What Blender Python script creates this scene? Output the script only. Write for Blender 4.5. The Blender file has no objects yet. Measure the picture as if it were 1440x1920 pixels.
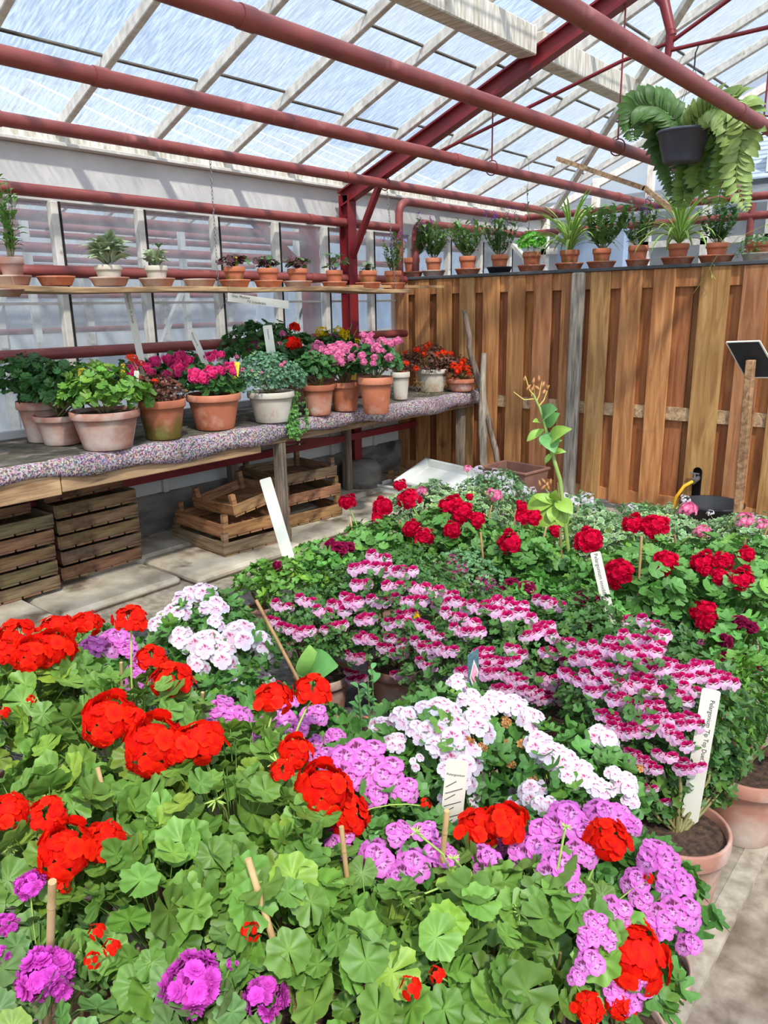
import bpy, math, random
import numpy as np
from mathutils import Matrix, Vector

random.seed(7); rng = np.random.default_rng(7)
scene = bpy.context.scene
col = scene.collection

# ---------------- camera, world, sun, exposure ----------------
FPX = 1424.19; YAW = -0.701424; PITCH = 0.263300; ROLL = -0.017432
CAM = np.array([0.0, 0.0, 1.5])
_f = np.array([math.sin(YAW)*math.cos(PITCH), math.cos(YAW)*math.cos(PITCH), -math.sin(PITCH)])
_r = np.array([math.cos(YAW), -math.sin(YAW), 0.0]); _u = np.cross(_r, _f)
_c, _s = math.cos(ROLL), math.sin(ROLL)
_r, _u = _c*_r+_s*_u, -_s*_r+_c*_u
cd = bpy.data.cameras.new('camera'); cd.sensor_fit = 'VERTICAL'; cd.sensor_height = 36.0
cd.lens = 36.0*FPX/1920.0; cd.clip_end = 200
cam = bpy.data.objects.new('camera', cd); col.objects.link(cam)
cam.matrix_world = Matrix(((_r[0], _u[0], -_f[0], CAM[0]), (_r[1], _u[1], -_f[1], CAM[1]), (_r[2], _u[2], -_f[2], CAM[2]), (0, 0, 0, 1)))
scene.camera = cam

w = bpy.data.worlds.new('sky'); scene.world = w; w.use_nodes = True
nt = w.node_tree; nt.nodes.clear()
tc = nt.nodes.new('ShaderNodeTexCoord'); no = nt.nodes.new('ShaderNodeTexNoise'); no.inputs['Scale'].default_value = 2.2; no.inputs['Detail'].default_value = 6
rp = nt.nodes.new('ShaderNodeValToRGB')
rp.color_ramp.elements[0].position = .38; rp.color_ramp.elements[0].color = (.36, .56, .92, 1)
rp.color_ramp.elements[1].position = .62; rp.color_ramp.elements[1].color = (.95, .98, 1.0, 1)
bg = nt.nodes.new('ShaderNodeBackground')
SUND = Vector((0.62, -0.42, 0.95)).normalized()
dp = nt.nodes.new('ShaderNodeVectorMath'); dp.operation = 'DOT_PRODUCT'; nv = nt.nodes.new('ShaderNodeVectorMath'); nv.operation = 'NORMALIZE'   # the sky is brighter around the sun
nt.links.new(tc.outputs['Generated'], nv.inputs[0]); nt.links.new(nv.outputs[0], dp.inputs[0]); dp.inputs[1].default_value = SUND
mr = nt.nodes.new('ShaderNodeMapRange'); mr.inputs['From Min'].default_value = -.1; mr.inputs['From Max'].default_value = 1; mr.inputs['To Min'].default_value = .62; mr.inputs['To Max'].default_value = 2.6
nt.links.new(dp.outputs['Value'], mr.inputs['Value']); nt.links.new(mr.outputs[0], bg.inputs['Strength'])
ow = nt.nodes.new('ShaderNodeOutputWorld')
nt.links.new(tc.outputs['Generated'], no.inputs['Vector']); nt.links.new(no.outputs['Fac'], rp.inputs['Fac'])
nt.links.new(rp.outputs['Color'], bg.inputs['Color']); nt.links.new(bg.outputs['Background'], ow.inputs['Surface'])
sd = bpy.data.lights.new('sun', 'SUN'); sd.energy = 5.5; sd.angle = 0.05; sd.color = (1.0, .95, .87)
sun = bpy.data.objects.new('sun', sd); col.objects.link(sun)
sun.rotation_euler = Vector((0.62, -0.42, 0.95)).to_track_quat('Z', 'Y').to_euler()
scene.view_settings.view_transform = 'Standard'; scene.view_settings.look = 'None'
scene.view_settings.gamma = 1; scene.view_settings.use_curve_mapping = False
scene.view_settings.exposure = 0.43
scene.cycles.max_bounces = 8; scene.cycles.transparent_max_bounces = 12
scene.cycles.diffuse_bounces = 4

# ---------------- helpers ----------------
def ray(x, y): return _f+(x-720)/FPX*_r-(y-960)/FPX*_u
def at(x, y, a, v):                      # the point of the place seen at a pixel on a known plane
    d = ray(x, y); i = 'xyz'.index(a); return CAM+d*((v-CAM[i])/d[i])
def pix(p):
    d = np.asarray(p, float)-CAM; z = d@_f
    return np.array([720+FPX*(d@_r)/z, 960-FPX*(d@_u)/z, z])
def mpp(p): return ((np.asarray(p)-CAM)@_f)/FPX   # metres per pixel there
def nrm(v): v = np.asarray(v, float); return v/max(1e-9, np.linalg.norm(v))
def srgb(r, g, b):
    f = lambda c: (c/255/12.92) if c/255 <= .04045 else ((c/255+.055)/1.055)**2.4
    return (f(r), f(g), f(b))

LOC = {}                                  # where each thing's origin stands
class G:
    def __init__(s): s.V = []; s.F = []; s.C = []; s.n = 0
    def add(s, V, F, c=None, mat=0, smooth=True):
        V = np.asarray(V, float).reshape(-1, 3); F = [np.asarray(f, int) for f in (F if isinstance(F, list) and len(F) and np.ndim(F[0]) == 2 else [F])]
        for f in F:
            if len(f): s.F.append((f+s.n, mat, smooth))
        if c is None: c = (1, 1, 1)
        c = np.asarray(c, float)
        if c.ndim == 1: c = np.tile(c, (len(V), 1))
        s.V.append(V); s.C.append(c); s.n += len(V)
    def box(s, lo, hi, c=None, mat=0, R=None, o=None):
        lo = np.array(lo, float); hi = np.array(hi, float)
        V = np.array([[(lo, hi)[i][0], (lo, hi)[j][1], (lo, hi)[k][2]] for i in (0, 1) for j in (0, 1) for k in (0, 1)])
        if R is not None: V = V@np.asarray(R).T
        if o is not None: V = V+np.asarray(o)
        s.add(V, [[0, 1, 3, 2], [4, 6, 7, 5], [0, 4, 5, 1], [2, 3, 7, 6], [0, 2, 6, 4], [1, 5, 7, 3]], c, mat, False)
    def bar(s, a, b, wx, wy, up=(0, 0, 1), c=None, mat=0):
        a = np.asarray(a, float); b = np.asarray(b, float); d = b-a; L = np.linalg.norm(d); z = d/L
        x = np.cross(up, z)
        if np.linalg.norm(x) < 1e-3: x = np.cross((1, 0, 0), z)
        x = nrm(x); y = np.cross(z, x)
        s.box((-wx/2, -wy/2, 0), (wx/2, wy/2, L), c, mat, np.array([x, y, z]).T, a)
    def tube(s, P, r, n=8, c=None, mat=0, cap=True):
        P = [np.asarray(p, float) for p in P]; m = len(P)
        r = [r]*m if np.isscalar(r) else r
        V = []; x = None
        for i in range(m):
            t = nrm(P[min(i+1, m-1)]-P[max(i-1, 0)])
            if x is None:
                x = np.cross(t, (0, 0, 1)) if abs(t[2]) < .9 else np.cross(t, (1, 0, 0))
            x = nrm(x-t*(x@t)); y = np.cross(t, x)
            for k in range(n):
                a = 2*math.pi*k/n; V.append(P[i]+r[i]*(math.cos(a)*x+math.sin(a)*y))
        F = [[i*n+k, i*n+(k+1) % n, (i+1)*n+(k+1) % n, (i+1)*n+k] for i in range(m-1) for k in range(n)]
        s.add(V, F, c, mat)
        if cap and n > 3:
            s.add(V[:n], [list(range(n))[::-1]], c if c is None or np.ndim(c) == 1 else c[0], mat, False)
            s.add(V[-n:], [list(range(n))], c if c is None or np.ndim(c) == 1 else c[-1], mat, False)
    def lathe(s, prof, n=32, o=(0, 0, 0), c=None, mat=0, wob=0):
        V = []; ph = random.random()*6
        for (r, z) in prof:
            for k in range(n):
                a = 2*math.pi*k/n; q = r*(1+wob*math.sin(3*a+ph+z*20)); V.append((o[0]+q*math.cos(a), o[1]+q*math.sin(a), o[2]+z))
        F = [[i*n+k, i*n+(k+1) % n, (i+1)*n+(k+1) % n, (i+1)*n+k] for i in range(len(prof)-1) for k in range(n)]
        s.add(V, F, c, mat)
    def inst(s, T, R, P, S, tint=None, mat=0):   # T=(V,F,C): many copies into one mesh
        V, F, C = T; N = len(P)
        S = np.asarray(S, float); S = S[:, None, None] if S.ndim == 1 else S[:, None, :]
        W = np.einsum('nij,nvj->nvi', R, V[None]*S)+np.asarray(P)[:, None, :]
        CC = np.tile(C[None], (N, 1, 1))
        if tint is not None: CC = CC*np.asarray(tint)[:, None, :]
        FF = (F[None]+(np.arange(N)*len(V))[:, None, None]).reshape(-1, F.shape[1])
        s.add(W.reshape(-1, 3), FF, CC.reshape(-1, 3), mat)
    def mesh(s, name, mats, off=(0, 0, 0)):
        me = bpy.data.meshes.new(name)
        V = np.concatenate(s.V)-np.asarray(off, float); C = np.concatenate(s.C)
        me.vertices.add(len(V)); me.vertices.foreach_set('co', V.astype(np.float32).ravel())
        nl = sum(f.size for f, _, _ in s.F); npol = sum(len(f) for f, _, _ in s.F)
        me.loops.add(nl); me.polygons.add(npol)
        me.loops.foreach_set('vertex_index', np.concatenate([f.ravel() for f, _, _ in s.F]).astype(np.int32))
        tot = np.concatenate([np.full(len(f), f.shape[1]) for f, _, _ in s.F]); st = np.concatenate([[0], np.cumsum(tot)[:-1]])
        me.polygons.foreach_set('loop_start', st.astype(np.int32))
        me.polygons.foreach_set('material_index', np.concatenate([np.full(len(f), m) for f, m, _ in s.F]).astype(np.int32))
        me.polygons.foreach_set('use_smooth', np.concatenate([np.full(len(f), sm) for f, _, sm in s.F]))
        me.update(calc_edges=True)
        a = me.color_attributes.new('Col', 'FLOAT_COLOR', 'POINT')
        a.data.foreach_set('color', np.concatenate([np.clip(C, 0, 4), np.ones((len(C), 1))], 1).astype(np.float32).ravel())
        for m in (mats if isinstance(mats, (list, tuple)) else [mats]): me.materials.append(m)
        return me
    def build(s, name, mats, parent=None, bevel=0):
        off = LOC.get(parent.name, (0, 0, 0)) if parent is not None else (0, 0, 0)
        o = bpy.data.objects.new(name, s.mesh(name, mats, off)); col.objects.link(o)
        if parent is not None: o.parent = parent
        LOC[o.name] = tuple(off)
        if bevel:
            b = o.modifiers.new('bevel', 'BEVEL'); b.width = bevel; b.segments = 1; b.limit_method = 'ANGLE'
        return o
def thing(name, loc, label=None, cat=None, group=None, kind=None):
    o = bpy.data.objects.new(name, None); col.objects.link(o); o.location = [float(v) for v in loc]
    LOC[o.name] = tuple(float(v) for v in loc); o.empty_display_size = .05
    return tag(o, label, cat, group, kind)
def tag(o, label=None, cat=None, group=None, kind=None):
    if label: o['label'] = label
    if cat: o['category'] = cat
    if group: o['group'] = group
    if kind: o['kind'] = kind
    return o
def single(g, name, mats, label, cat, group=None, bevel=0, kind=None):   # a thing that is one mesh, origin at its base
    V = np.concatenate(g.V); c = (V.min(0)+V.max(0))/2; c[2] = V[:, 2].min()
    o = bpy.data.objects.new(name, g.mesh(name, mats, c)); col.objects.link(o); o.location = c; LOC[o.name] = tuple(float(v) for v in c)
    if bevel:
        b = o.modifiers.new('bevel', 'BEVEL'); b.width = bevel; b.segments = 1; b.limit_method = 'ANGLE'
    return tag(o, label, cat, group, kind)
def frames(Z, Yh):                        # rotation matrices whose z axis is Z and y axis leans to Yh
    Z = Z/np.linalg.norm(Z, axis=1, keepdims=True)
    X = np.cross(Yh, Z); l = np.linalg.norm(X, axis=1, keepdims=True); X = np.where(l < 1e-4, np.array([[1., 0, 0]]), X/np.maximum(l, 1e-6))
    Y = np.cross(Z, X); return np.stack([X, Y, Z], axis=2)

# ---------------- materials ----------------
def mat(name, c1, c2=None, scale=8, stretch=(1, 1, 1), rough=.7, bump=0, attr=False, transl=0, contrast=(.35, .65), spec=.4, c3=None, s3=3, con3=(.55, .7), coord='Object', detail=5, metal=0, dist=0):
    m = bpy.data.materials.new(name); m.use_nodes = True; t = m.node_tree; N = t.nodes; L = t.links
    b = N['Principled BSDF']; b.inputs['Roughness'].default_value = rough; b.inputs['Specular IOR Level'].default_value = spec; b.inputs['Metallic'].default_value = metal
    out = N['Material Output']
    c2 = c2 or tuple(v*.8 for v in c1)
    tc = N.new('ShaderNodeTexCoord'); mp = N.new('ShaderNodeMapping'); mp.inputs['Scale'].default_value = stretch
    L.new(tc.outputs[coord], mp.inputs['Vector'])
    n = N.new('ShaderNodeTexNoise'); n.inputs['Scale'].default_value = scale; n.inputs['Detail'].default_value = detail; n.inputs['Distortion'].default_value = dist
    L.new(mp.outputs[0], n.inputs['Vector'])
    r = N.new('ShaderNodeValToRGB'); e = r.color_ramp.elements
    e[0].position, e[1].position = contrast; e[0].color = (*c1, 1); e[1].color = (*c2, 1)
    L.new(n.outputs['Fac'], r.inputs['Fac']); c = r.outputs['Color']
    if c3:
        n3 = N.new('ShaderNodeTexNoise'); n3.inputs['Scale'].default_value = s3; n3.inputs['Detail'].default_value = 6; L.new(tc.outputs[coord], n3.inputs['Vector'])
        r3 = N.new('ShaderNodeMapRange'); r3.inputs['From Min'].default_value, r3.inputs['From Max'].default_value = con3; L.new(n3.outputs['Fac'], r3.inputs['Value'])
        mx = N.new('ShaderNodeMix'); mx.data_type = 'RGBA'; L.new(r3.outputs[0], mx.inputs['Factor']); L.new(c, mx.inputs['A']); mx.inputs['B'].default_value = (*c3, 1); c = mx.outputs['Result']
    if attr:
        at_ = N.new('ShaderNodeAttribute'); at_.attribute_name = 'Col'
        mx = N.new('ShaderNodeMix'); mx.data_type = 'RGBA'; mx.blend_type = 'MULTIPLY'; mx.inputs['Factor'].default_value = 1
        L.new(c, mx.inputs['A']); L.new(at_.outputs['Color'], mx.inputs['B']); c = mx.outputs['Result']
    L.new(c, b.inputs['Base Color'])
    if bump:
        bp = N.new('ShaderNodeBump'); bp.inputs['Strength'].default_value = bump; bp.inputs['Distance'].default_value = .01
        L.new(n.outputs['Fac'], bp.inputs['Height']); L.new(bp.outputs[0], b.inputs['Normal'])
    if transl:
        tr = N.new('ShaderNodeBsdfTranslucent'); L.new(c, tr.inputs['Color'])
        ms = N.new('ShaderNodeMixShader'); ms.inputs[0].default_value = transl
        L.new(b.outputs[0], ms.inputs[1]); L.new(tr.outputs[0], ms.inputs[2]); L.new(ms.outputs[0], out.inputs['Surface'])
    return m
def glassy(name, film, c, streak, stretch, gloss=.12, lo=.3, hi=.7, rough=.15):   # pane: part clear, part pale dirty film that scatters light
    m = bpy.data.materials.new(name); m.use_nodes = True; t = m.node_tree; N = t.nodes; L = t.links; N.clear()
    out = N.new('ShaderNodeOutputMaterial')
    tp = N.new('ShaderNodeBsdfTransparent'); tp.inputs[0].default_value = (.93, .97, .98, 1)
    tr = N.new('ShaderNodeBsdfTranslucent'); tr.inputs[0].default_value = (*c, 1)
    df = N.new('ShaderNodeBsdfDiffuse'); df.inputs[0].default_value = (*c, 1)
    a = N.new('ShaderNodeMixShader'); a.inputs[0].default_value = .3; L.new(tr.outputs[0], a.inputs[1]); L.new(df.outputs[0], a.inputs[2])
    tc = N.new('ShaderNodeTexCoord'); mp = N.new('ShaderNodeMapping'); mp.inputs['Scale'].default_value = stretch; L.new(tc.outputs['Object'], mp.inputs[0])
    n = N.new('ShaderNodeTexNoise'); n.inputs['Scale'].default_value = streak; n.inputs['Detail'].default_value = 5; n.inputs['Distortion'].default_value = .4; L.new(mp.outputs[0], n.inputs[0])
    r = N.new('ShaderNodeMapRange'); r.inputs['From Min'].default_value = lo; r.inputs['From Max'].default_value = hi
    r.inputs['To Min'].default_value = film[0]; r.inputs['To Max'].default_value = film[1]; L.new(n.outputs['Fac'], r.inputs[0])
    s = N.new('ShaderNodeMixShader'); L.new(r.outputs[0], s.inputs[0]); L.new(tp.outputs[0], s.inputs[1]); L.new(a.outputs[0], s.inputs[2])
    gl = N.new('ShaderNodeBsdfGlossy'); gl.inputs['Roughness'].default_value = rough; lw = N.new('ShaderNodeLayerWeight'); lw.inputs['Blend'].default_value = .5; pw = N.new('ShaderNodeMath'); pw.operation = 'POWER'; pw.inputs[1].default_value = 5; L.new(lw.outputs['Facing'], pw.inputs[0])
    fr = N.new('ShaderNodeMath'); fr.operation = 'MULTIPLY_ADD'; fr.inputs[1].default_value = .6; fr.inputs[2].default_value = .04; L.new(pw.outputs[0], fr.inputs[0])
    s2 = N.new('ShaderNodeMixShader'); L.new(fr.outputs[0], s2.inputs[0]); L.new(s.outputs[0], s2.inputs[1]); L.new(gl.outputs[0], s2.inputs[2])
    L.new(s2.outputs[0], out.inputs[0]); return m
M = {}
M['roof_glass'] = glassy('whitewashed roof glass', (.18, .66), (.52, .60, .68), 9, (1.2, 9, 1), lo=.36, hi=.64)
M['wall_glass'] = glassy('dusty wall glass', (.16, .42), (.56, .55, .56), 2.5, (1, 3, 1), lo=.3, hi=.7)
M['clear_glass'] = glassy('clear glass', (.03, .12), (.8, .85, .88), 2.5, (1, 3, 1))
M['red_pipe'] = mat('red oxide pipe paint', srgb(138, 66, 60), srgb(116, 50, 46), 5, (4, 1, 4), .5, .05, c3=srgb(170, 104, 96), s3=9, con3=(.62, .8), spec=.5)
M['red_steel'] = mat('dark red steel', srgb(128, 36, 40), srgb(108, 28, 34), 5, rough=.45)
M['white_wood'] = mat('old white painted timber', srgb(214, 208, 198), srgb(186, 178, 168), 5, (6, 1, 3), .75, .15, c3=srgb(112, 100, 86), s3=7, con3=(.66, .78))
M['eave'] = mat('streaked white eave board', srgb(222, 216, 204), srgb(180, 168, 148), 9, (1, 5, .5), .8, .1, c3=srgb(150, 136, 112), s3=14, con3=(.62, .76))
M['white_board'] = mat('grey white board', srgb(206, 202, 198), srgb(188, 184, 180), 3, rough=.6, c3=srgb(110, 100, 92), s3=11, con3=(.72, .8))
M['fence'] = mat('stained fence wood', srgb(188, 133, 84), srgb(146, 92, 52), 3.2, (7, 7, .6), .7, .12, attr=True, c3=srgb(98, 56, 30), s3=4.5, con3=(.66, .8), dist=1.2)
M['grey_wood'] = mat('weathered grey wood', srgb(168, 156, 140), srgb(112, 100, 88), 6, (8, 8, .6), .85, .3, attr=True, dist=1)
M['crate'] = mat('old crate wood', srgb(158, 126, 94), srgb(98, 72, 52), 4, (.8, .8, 9), .85, .2, attr=True, c3=srgb(70, 50, 36), s3=7, con3=(.6, .76), dist=1)
M['plank'] = mat('raw plank wood', srgb(180, 148, 112), srgb(124, 94, 68), 5, (6, .7, 6), .8, .15, attr=True, c3=srgb(90, 66, 46), s3=4, con3=(.62, .8), dist=1)
M['felt'] = mat('speckled recycled felt', srgb(182, 160, 160), srgb(96, 76, 84), 95, rough=1, bump=.8, c3=srgb(208, 196, 190), s3=140, con3=(.58, .66), contrast=(.4, .6), detail=2)
_t = M['felt'].node_tree; _b = _t.nodes['Principled BSDF']; _n = _t.nodes.new('ShaderNodeTexNoise'); _n.inputs['Scale'].default_value = 55; _n.inputs['Detail'].default_value = 3
_h = _t.nodes.new('ShaderNodeHueSaturation'); _h.inputs['Saturation'].default_value = 2.2; _x = _t.nodes.new('ShaderNodeMix'); _x.data_type = 'RGBA'; _x.blend_type = 'OVERLAY'; _x.inputs['Factor'].default_value = .38
_tc = _t.nodes.new('ShaderNodeTexCoord'); _t.links.new(_tc.outputs['Object'], _n.inputs['Vector']); _t.links.new(_n.outputs['Color'], _h.inputs['Color']); _src = _b.inputs['Base Color'].links[0].from_socket
_t.links.new(_src, _x.inputs['A']); _t.links.new(_h.outputs[0], _x.inputs['B']); _t.links.new(_x.outputs['Result'], _b.inputs['Base Color'])
M['felt_top'] = mat('mossy felt top', srgb(96, 88, 76), srgb(58, 56, 42), 14, rough=1, bump=.6, c3=srgb(150, 134, 126), s3=6, con3=(.52, .66))
M['mat_grey'] = mat('grey ground felt', srgb(96, 90, 88), srgb(60, 56, 54), 40, rough=1, bump=.6)
M['concrete'] = mat('worn concrete', srgb(160, 146, 128), srgb(126, 112, 96), 24, rough=.9, bump=.6, c3=srgb(98, 86, 72), s3=11, con3=(.58, .72), detail=9)
M['slab'] = mat('stone slab', srgb(190, 178, 158), srgb(150, 136, 116), 6, rough=.9, bump=.3, c3=srgb(104, 88, 70), s3=5, con3=(.55, .68), detail=9)
M['soilfloor'] = mat('dirty earth floor', srgb(154, 138, 120), srgb(112, 96, 80), 22, rough=.95, bump=.6, c3=srgb(80, 64, 50), s3=3.2, con3=(.5, .68), detail=10)
M['kerb'] = mat('pale kerb', srgb(170, 157, 139), srgb(136, 122, 104), 24, rough=.9, bump=.6, detail=8)
M['wallconc'] = mat('grey concrete plinth', srgb(128, 122, 114), srgb(94, 88, 82), 5, (1, 1, 3), .95, .2, c3=srgb(60, 56, 52), s3=5, con3=(.58, .72), detail=8)
M['terra'] = mat('terracotta', srgb(190, 112, 78), srgb(164, 90, 62), 6, rough=.8, bump=.05, attr=True, c3=srgb(196, 150, 126), s3=9, con3=(.56, .74), detail=6)
M['terra_old'] = mat('weathered terracotta', srgb(176, 124, 104), srgb(146, 98, 82), 5, (1, 1, 2.5), .85, .1, attr=True, c3=srgb(188, 168, 154), s3=6, con3=(.45, .66))
M['terra_white'] = mat('lime crusted terracotta', srgb(206, 196, 180), srgb(180, 166, 146), 5, rough=.9, bump=.1, attr=True, c3=srgb(176, 112, 84), s3=9, con3=(.6, .72))
M['soil'] = mat('potting soil', srgb(84, 62, 46), srgb(48, 34, 26), 60, rough=1, bump=1)
M['leaf'] = mat('leaf', (1, 1, 1), (.8, .84, .72), 30, rough=.48, attr=True, transl=.2, spec=.4)
M['petal'] = mat('petal', (1, 1, 1), (.9, .9, .9), 20, rough=.7, attr=True, transl=.42, spec=.12)
M['stem'] = mat('stem', (1, 1, 1), (.8, .8, .7), 20, rough=.6, attr=True)
M['bamboo'] = mat('bamboo cane', srgb(206, 172, 122), srgb(168, 132, 86), 12, rough=.6, attr=True)
M['label_white'] = mat('white plant label', srgb(222, 216, 200), srgb(206, 198, 180), 4, rough=.5)
M['label_yellow'] = mat('yellow plant tag', srgb(246, 202, 40), srgb(232, 184, 28), 4, rough=.45)
M['ink'] = mat('black ink', (.015, .015, .015), (.02, .02, .02), rough=.6)
M['black_plastic'] = mat('black plastic', srgb(44, 44, 48), srgb(34, 34, 38), 5, rough=.4)
M['basket'] = mat('dark grey plastic', srgb(82, 82, 92), srgb(68, 68, 78), 5, rough=.4)
M['wire'] = mat('dark wire', srgb(70, 60, 58), rough=.5)
M['steel'] = mat('grey metal', srgb(150, 150, 150), srgb(110, 108, 104), 12, rough=.4, metal=.7)
M['tray'] = mat('white plastic tray', srgb(216, 216, 212), srgb(196, 196, 190), 4, rough=.4)
M['brown_plastic'] = mat('brown plastic', srgb(138, 98, 84), srgb(112, 76, 64), 6, rough=.6, c3=srgb(160, 130, 116), s3=7, con3=(.6, .75))
M['blue'] = mat('blue plastic', srgb(96, 128, 150), rough=.5)
M['hose'] = mat('yellow hose', srgb(232, 176, 40), srgb(214, 154, 30), rough=.4)
M['slate'] = mat('grey slate roof', srgb(150, 158, 168), srgb(128, 136, 146), 5, rough=.7)
M['dark_roof'] = mat('dark roof felt', srgb(84, 86, 88), srgb(60, 62, 64), 3, rough=.9)
M['netwhite'] = mat('pale far wall', srgb(206, 208, 210), srgb(184, 186, 190), 2, rough=.8)
M['dark'] = mat('dark shade board', srgb(40, 34, 30), srgb(28, 24, 20), 6, rough=.9)
M['straw'] = mat('straw', srgb(196, 170, 112), srgb(150, 124, 76), 10, rough=.8)
M['bluecab'] = mat('pale blue board', srgb(160, 176, 200), srgb(146, 160, 184), 2, rough=.6)

# ---------------- the setting: floor, walls, roof ----------------
def rz(x): return 2.49+.41*(x+4.35)        # underside of the left roof slope
Y0, Y1, RX = -1.6, 7.9, -.5
floor = thing('floor', (0, 0, 0), kind='structure')
g = G(); g.box((-4.5, Y0, -.12), (-.36, Y1, 0)); g.build('concrete_floor', M['concrete'], floor)
g = G(); g.box((-.36, Y0, -.12), (3.4, Y1, -.015)); g.build('earth_floor', M['soilfloor'], floor)
g = G(); g.box((-.41, Y0, -.05), (-.355, Y1, .0015)); g.build('kerb', M['kerb'], floor)
for a, b, c, d in ((.75, 1.62, .07, -3.43), (1.65, 2.36, .05, -3.5), (2.39, 3.2, .055, -3.38), (3.23, 4.3, .045, -3.42), (4.33, 5.3, .04, -3.5)):
    g = G(); g.box((-4.3, a, 0), (d, b, c)); g.build('stone_slab', M['slab'], floor, bevel=.02)
g = G(); g.box((-4.3, 1.0, 0), (-3.93, 5.3, .075)); g.build('concrete_strip', M['slab'], floor, bevel=.015)
g = G()
P = [(-3.28, .9), (-3.12, 2.2), (-3.25, 3.2), (-3.1, 4.2), (-2.9, 4.7), (-2.3, 4.75), (-1.3, 3.6), (-.9, 2.5), (-1.0, 1.0)]
g.add([(x, y, .004) for x, y in P]+[(x, y, .014) for x, y in P], [[list(range(9, 18))], [[i, (i+1) % 9, 9+(i+1) % 9, 9+i] for i in range(9)]], smooth=False)
g.build('ground_felt', M['mat_grey'], floor)

wl = thing('wall_left', (-4.35, 0, 0), kind='structure')
g = G(); g.box((-4.5, Y0, 0), (-4.3, Y1, .33)); g.build('concrete_plinth', M['wallconc'], wl, bevel=.01)
g = G(); g.box((-4.38, Y0, .33), (-4.33, Y1, .86)); g.build('lower_board', M['white_board'], wl)
g = G(); g.box((-4.38, Y0, 2.1), (-4.335, Y1, 2.385)); g.build('upper_board', M['white_board'], wl, bevel=.004)
g = G(); g.box((-4.40, Y0, 2.385), (-4.27, Y1, 2.405)); g.build('ledge', M['white_wood'], wl, bevel=.003)
g = G(); g.box((-4.40, Y0, 2.405), (-4.31, Y1, 2.5)); g.build('eave_board', M['eave'], wl, bevel=.003)
MY = [-1.03, -.485, .06, .605, 1.15, 1.75, 2.297, 2.845, 3.41, 3.955, 4.46, 5.0, 5.55, 6.1, 6.65, 7.2, 7.75]
for i in range(len(MY)-1):
    wn = thing('window_%d' % (i+1), (-4.34, (MY[i]+MY[i+1])/2, .86), kind='structure')
    g = G(); g.box((-4.352, MY[i]+.018, .86), (-4.347, MY[i+1]-.018, 2.1)); g.build('glass_pane', M['wall_glass'], wn)
    g = G(); g.box((-4.357, MY[i]-.02, .33), (-4.30, MY[i]+.022, 2.1)); g.build('mullion', M['white_wood'], wn, bevel=.004)
    g = G(); g.box((-4.303, MY[i]+.022, .86), (-4.297, MY[i]+.034, 2.1)); g.build('glazing_strip', M['dark'], wn)
    g = G(); g.box((-4.355, MY[i]+.02, 1.545), (-4.343, MY[i+1]-.02, 1.56)); g.build('glass_joint', M['white_wood'], wn)

ce = thing('ceiling', (-4.35, 0, 2.49), kind='structure')
YR = [2.373+.578*k for k in range(-6, 10)]
SL = math.sqrt(1+.41**2)
def slope_piece(g, x0, x1, y0, y1, d0, d1, side=1, mat=0):      # board lying along the roof slope; d = depth under the glass
    V = []
    for x in (x0, x1):
        for y in (y0, y1):
            for d in (d0, d1):
                V.append((x if side > 0 else 2*RX-x, y, rz(x)-d))
    g.add(V, [[0, 1, 3, 2], [4, 6, 7, 5], [0, 4, 5, 1], [2, 3, 7, 6], [0, 2, 6, 4], [1, 5, 7, 3]], None, mat, False)
for side in (1, -1):
    for k, y in enumerate(YR):
        if side < 0 and k % 2: continue
        g = G(); slope_piece(g, -4.36, RX, y-.02, y+.02, .0, .065, side); g.build('glazing_bar', M['white_wood'], ce, bevel=.004)
rr = random.Random(3)
for k in range(len(YR)-1):
    xs = [-4.38]; off = rr.uniform(-.05, .05)
    while xs[-1] < RX-.2: xs.append(min(RX, xs[-1]+.66+(off if len(xs) == 1 else 0)))
    g = G(); gj = G()
    for j in range(len(xs)-1):
        V = [(xs[j], YR[k]+.01, rz(xs[j])+.002), (xs[j+1], YR[k]+.01, rz(xs[j+1])-.001), (xs[j+1], YR[k+1]-.01, rz(xs[j+1])-.001), (xs[j], YR[k+1]-.01, rz(xs[j])+.002)]
        g.add(V, [[0, 1, 2, 3]], None, 0, False)
        if j: slope_piece(gj, xs[j]-.008, xs[j]+.006, YR[k]+.02, YR[k+1]-.02, -.001, .007)
    g.build('roof_panes', M['roof_glass'], ce); gj.build('pane_joints', M['wallconc'], ce)
g = G(); g.add([(RX, Y0, rz(RX)), (2*RX+4.35, Y0, rz(-4.35)), (2*RX+4.35, Y1, rz(-4.35)), (RX, Y1, rz(RX))], [[0, 1, 2, 3]], smooth=False); g.build('roof_panes', M['roof_glass'], ce)
g = G(); g.box((RX-.04, Y0, rz(RX)-.14), (RX+.04, Y1, rz(RX))); g.build('ridge_beam', M['white_wood'], ce)
g = G()
for a, b in ((Y0, 4.56), (4.64, Y1)): g.box((-2.70, a, 2.955), (-2.58, b, 3.11))
g.build('purlin', M['eave'], ce, bevel=.006)
g = G(); g.bar((-.95, 4.3, 3.80), (-4.14, 7.8, 2.46), .05, .05, c=(1, 1, 1)); g.build('wind_brace', M['white_wood'], ce, bevel=.004)

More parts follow.
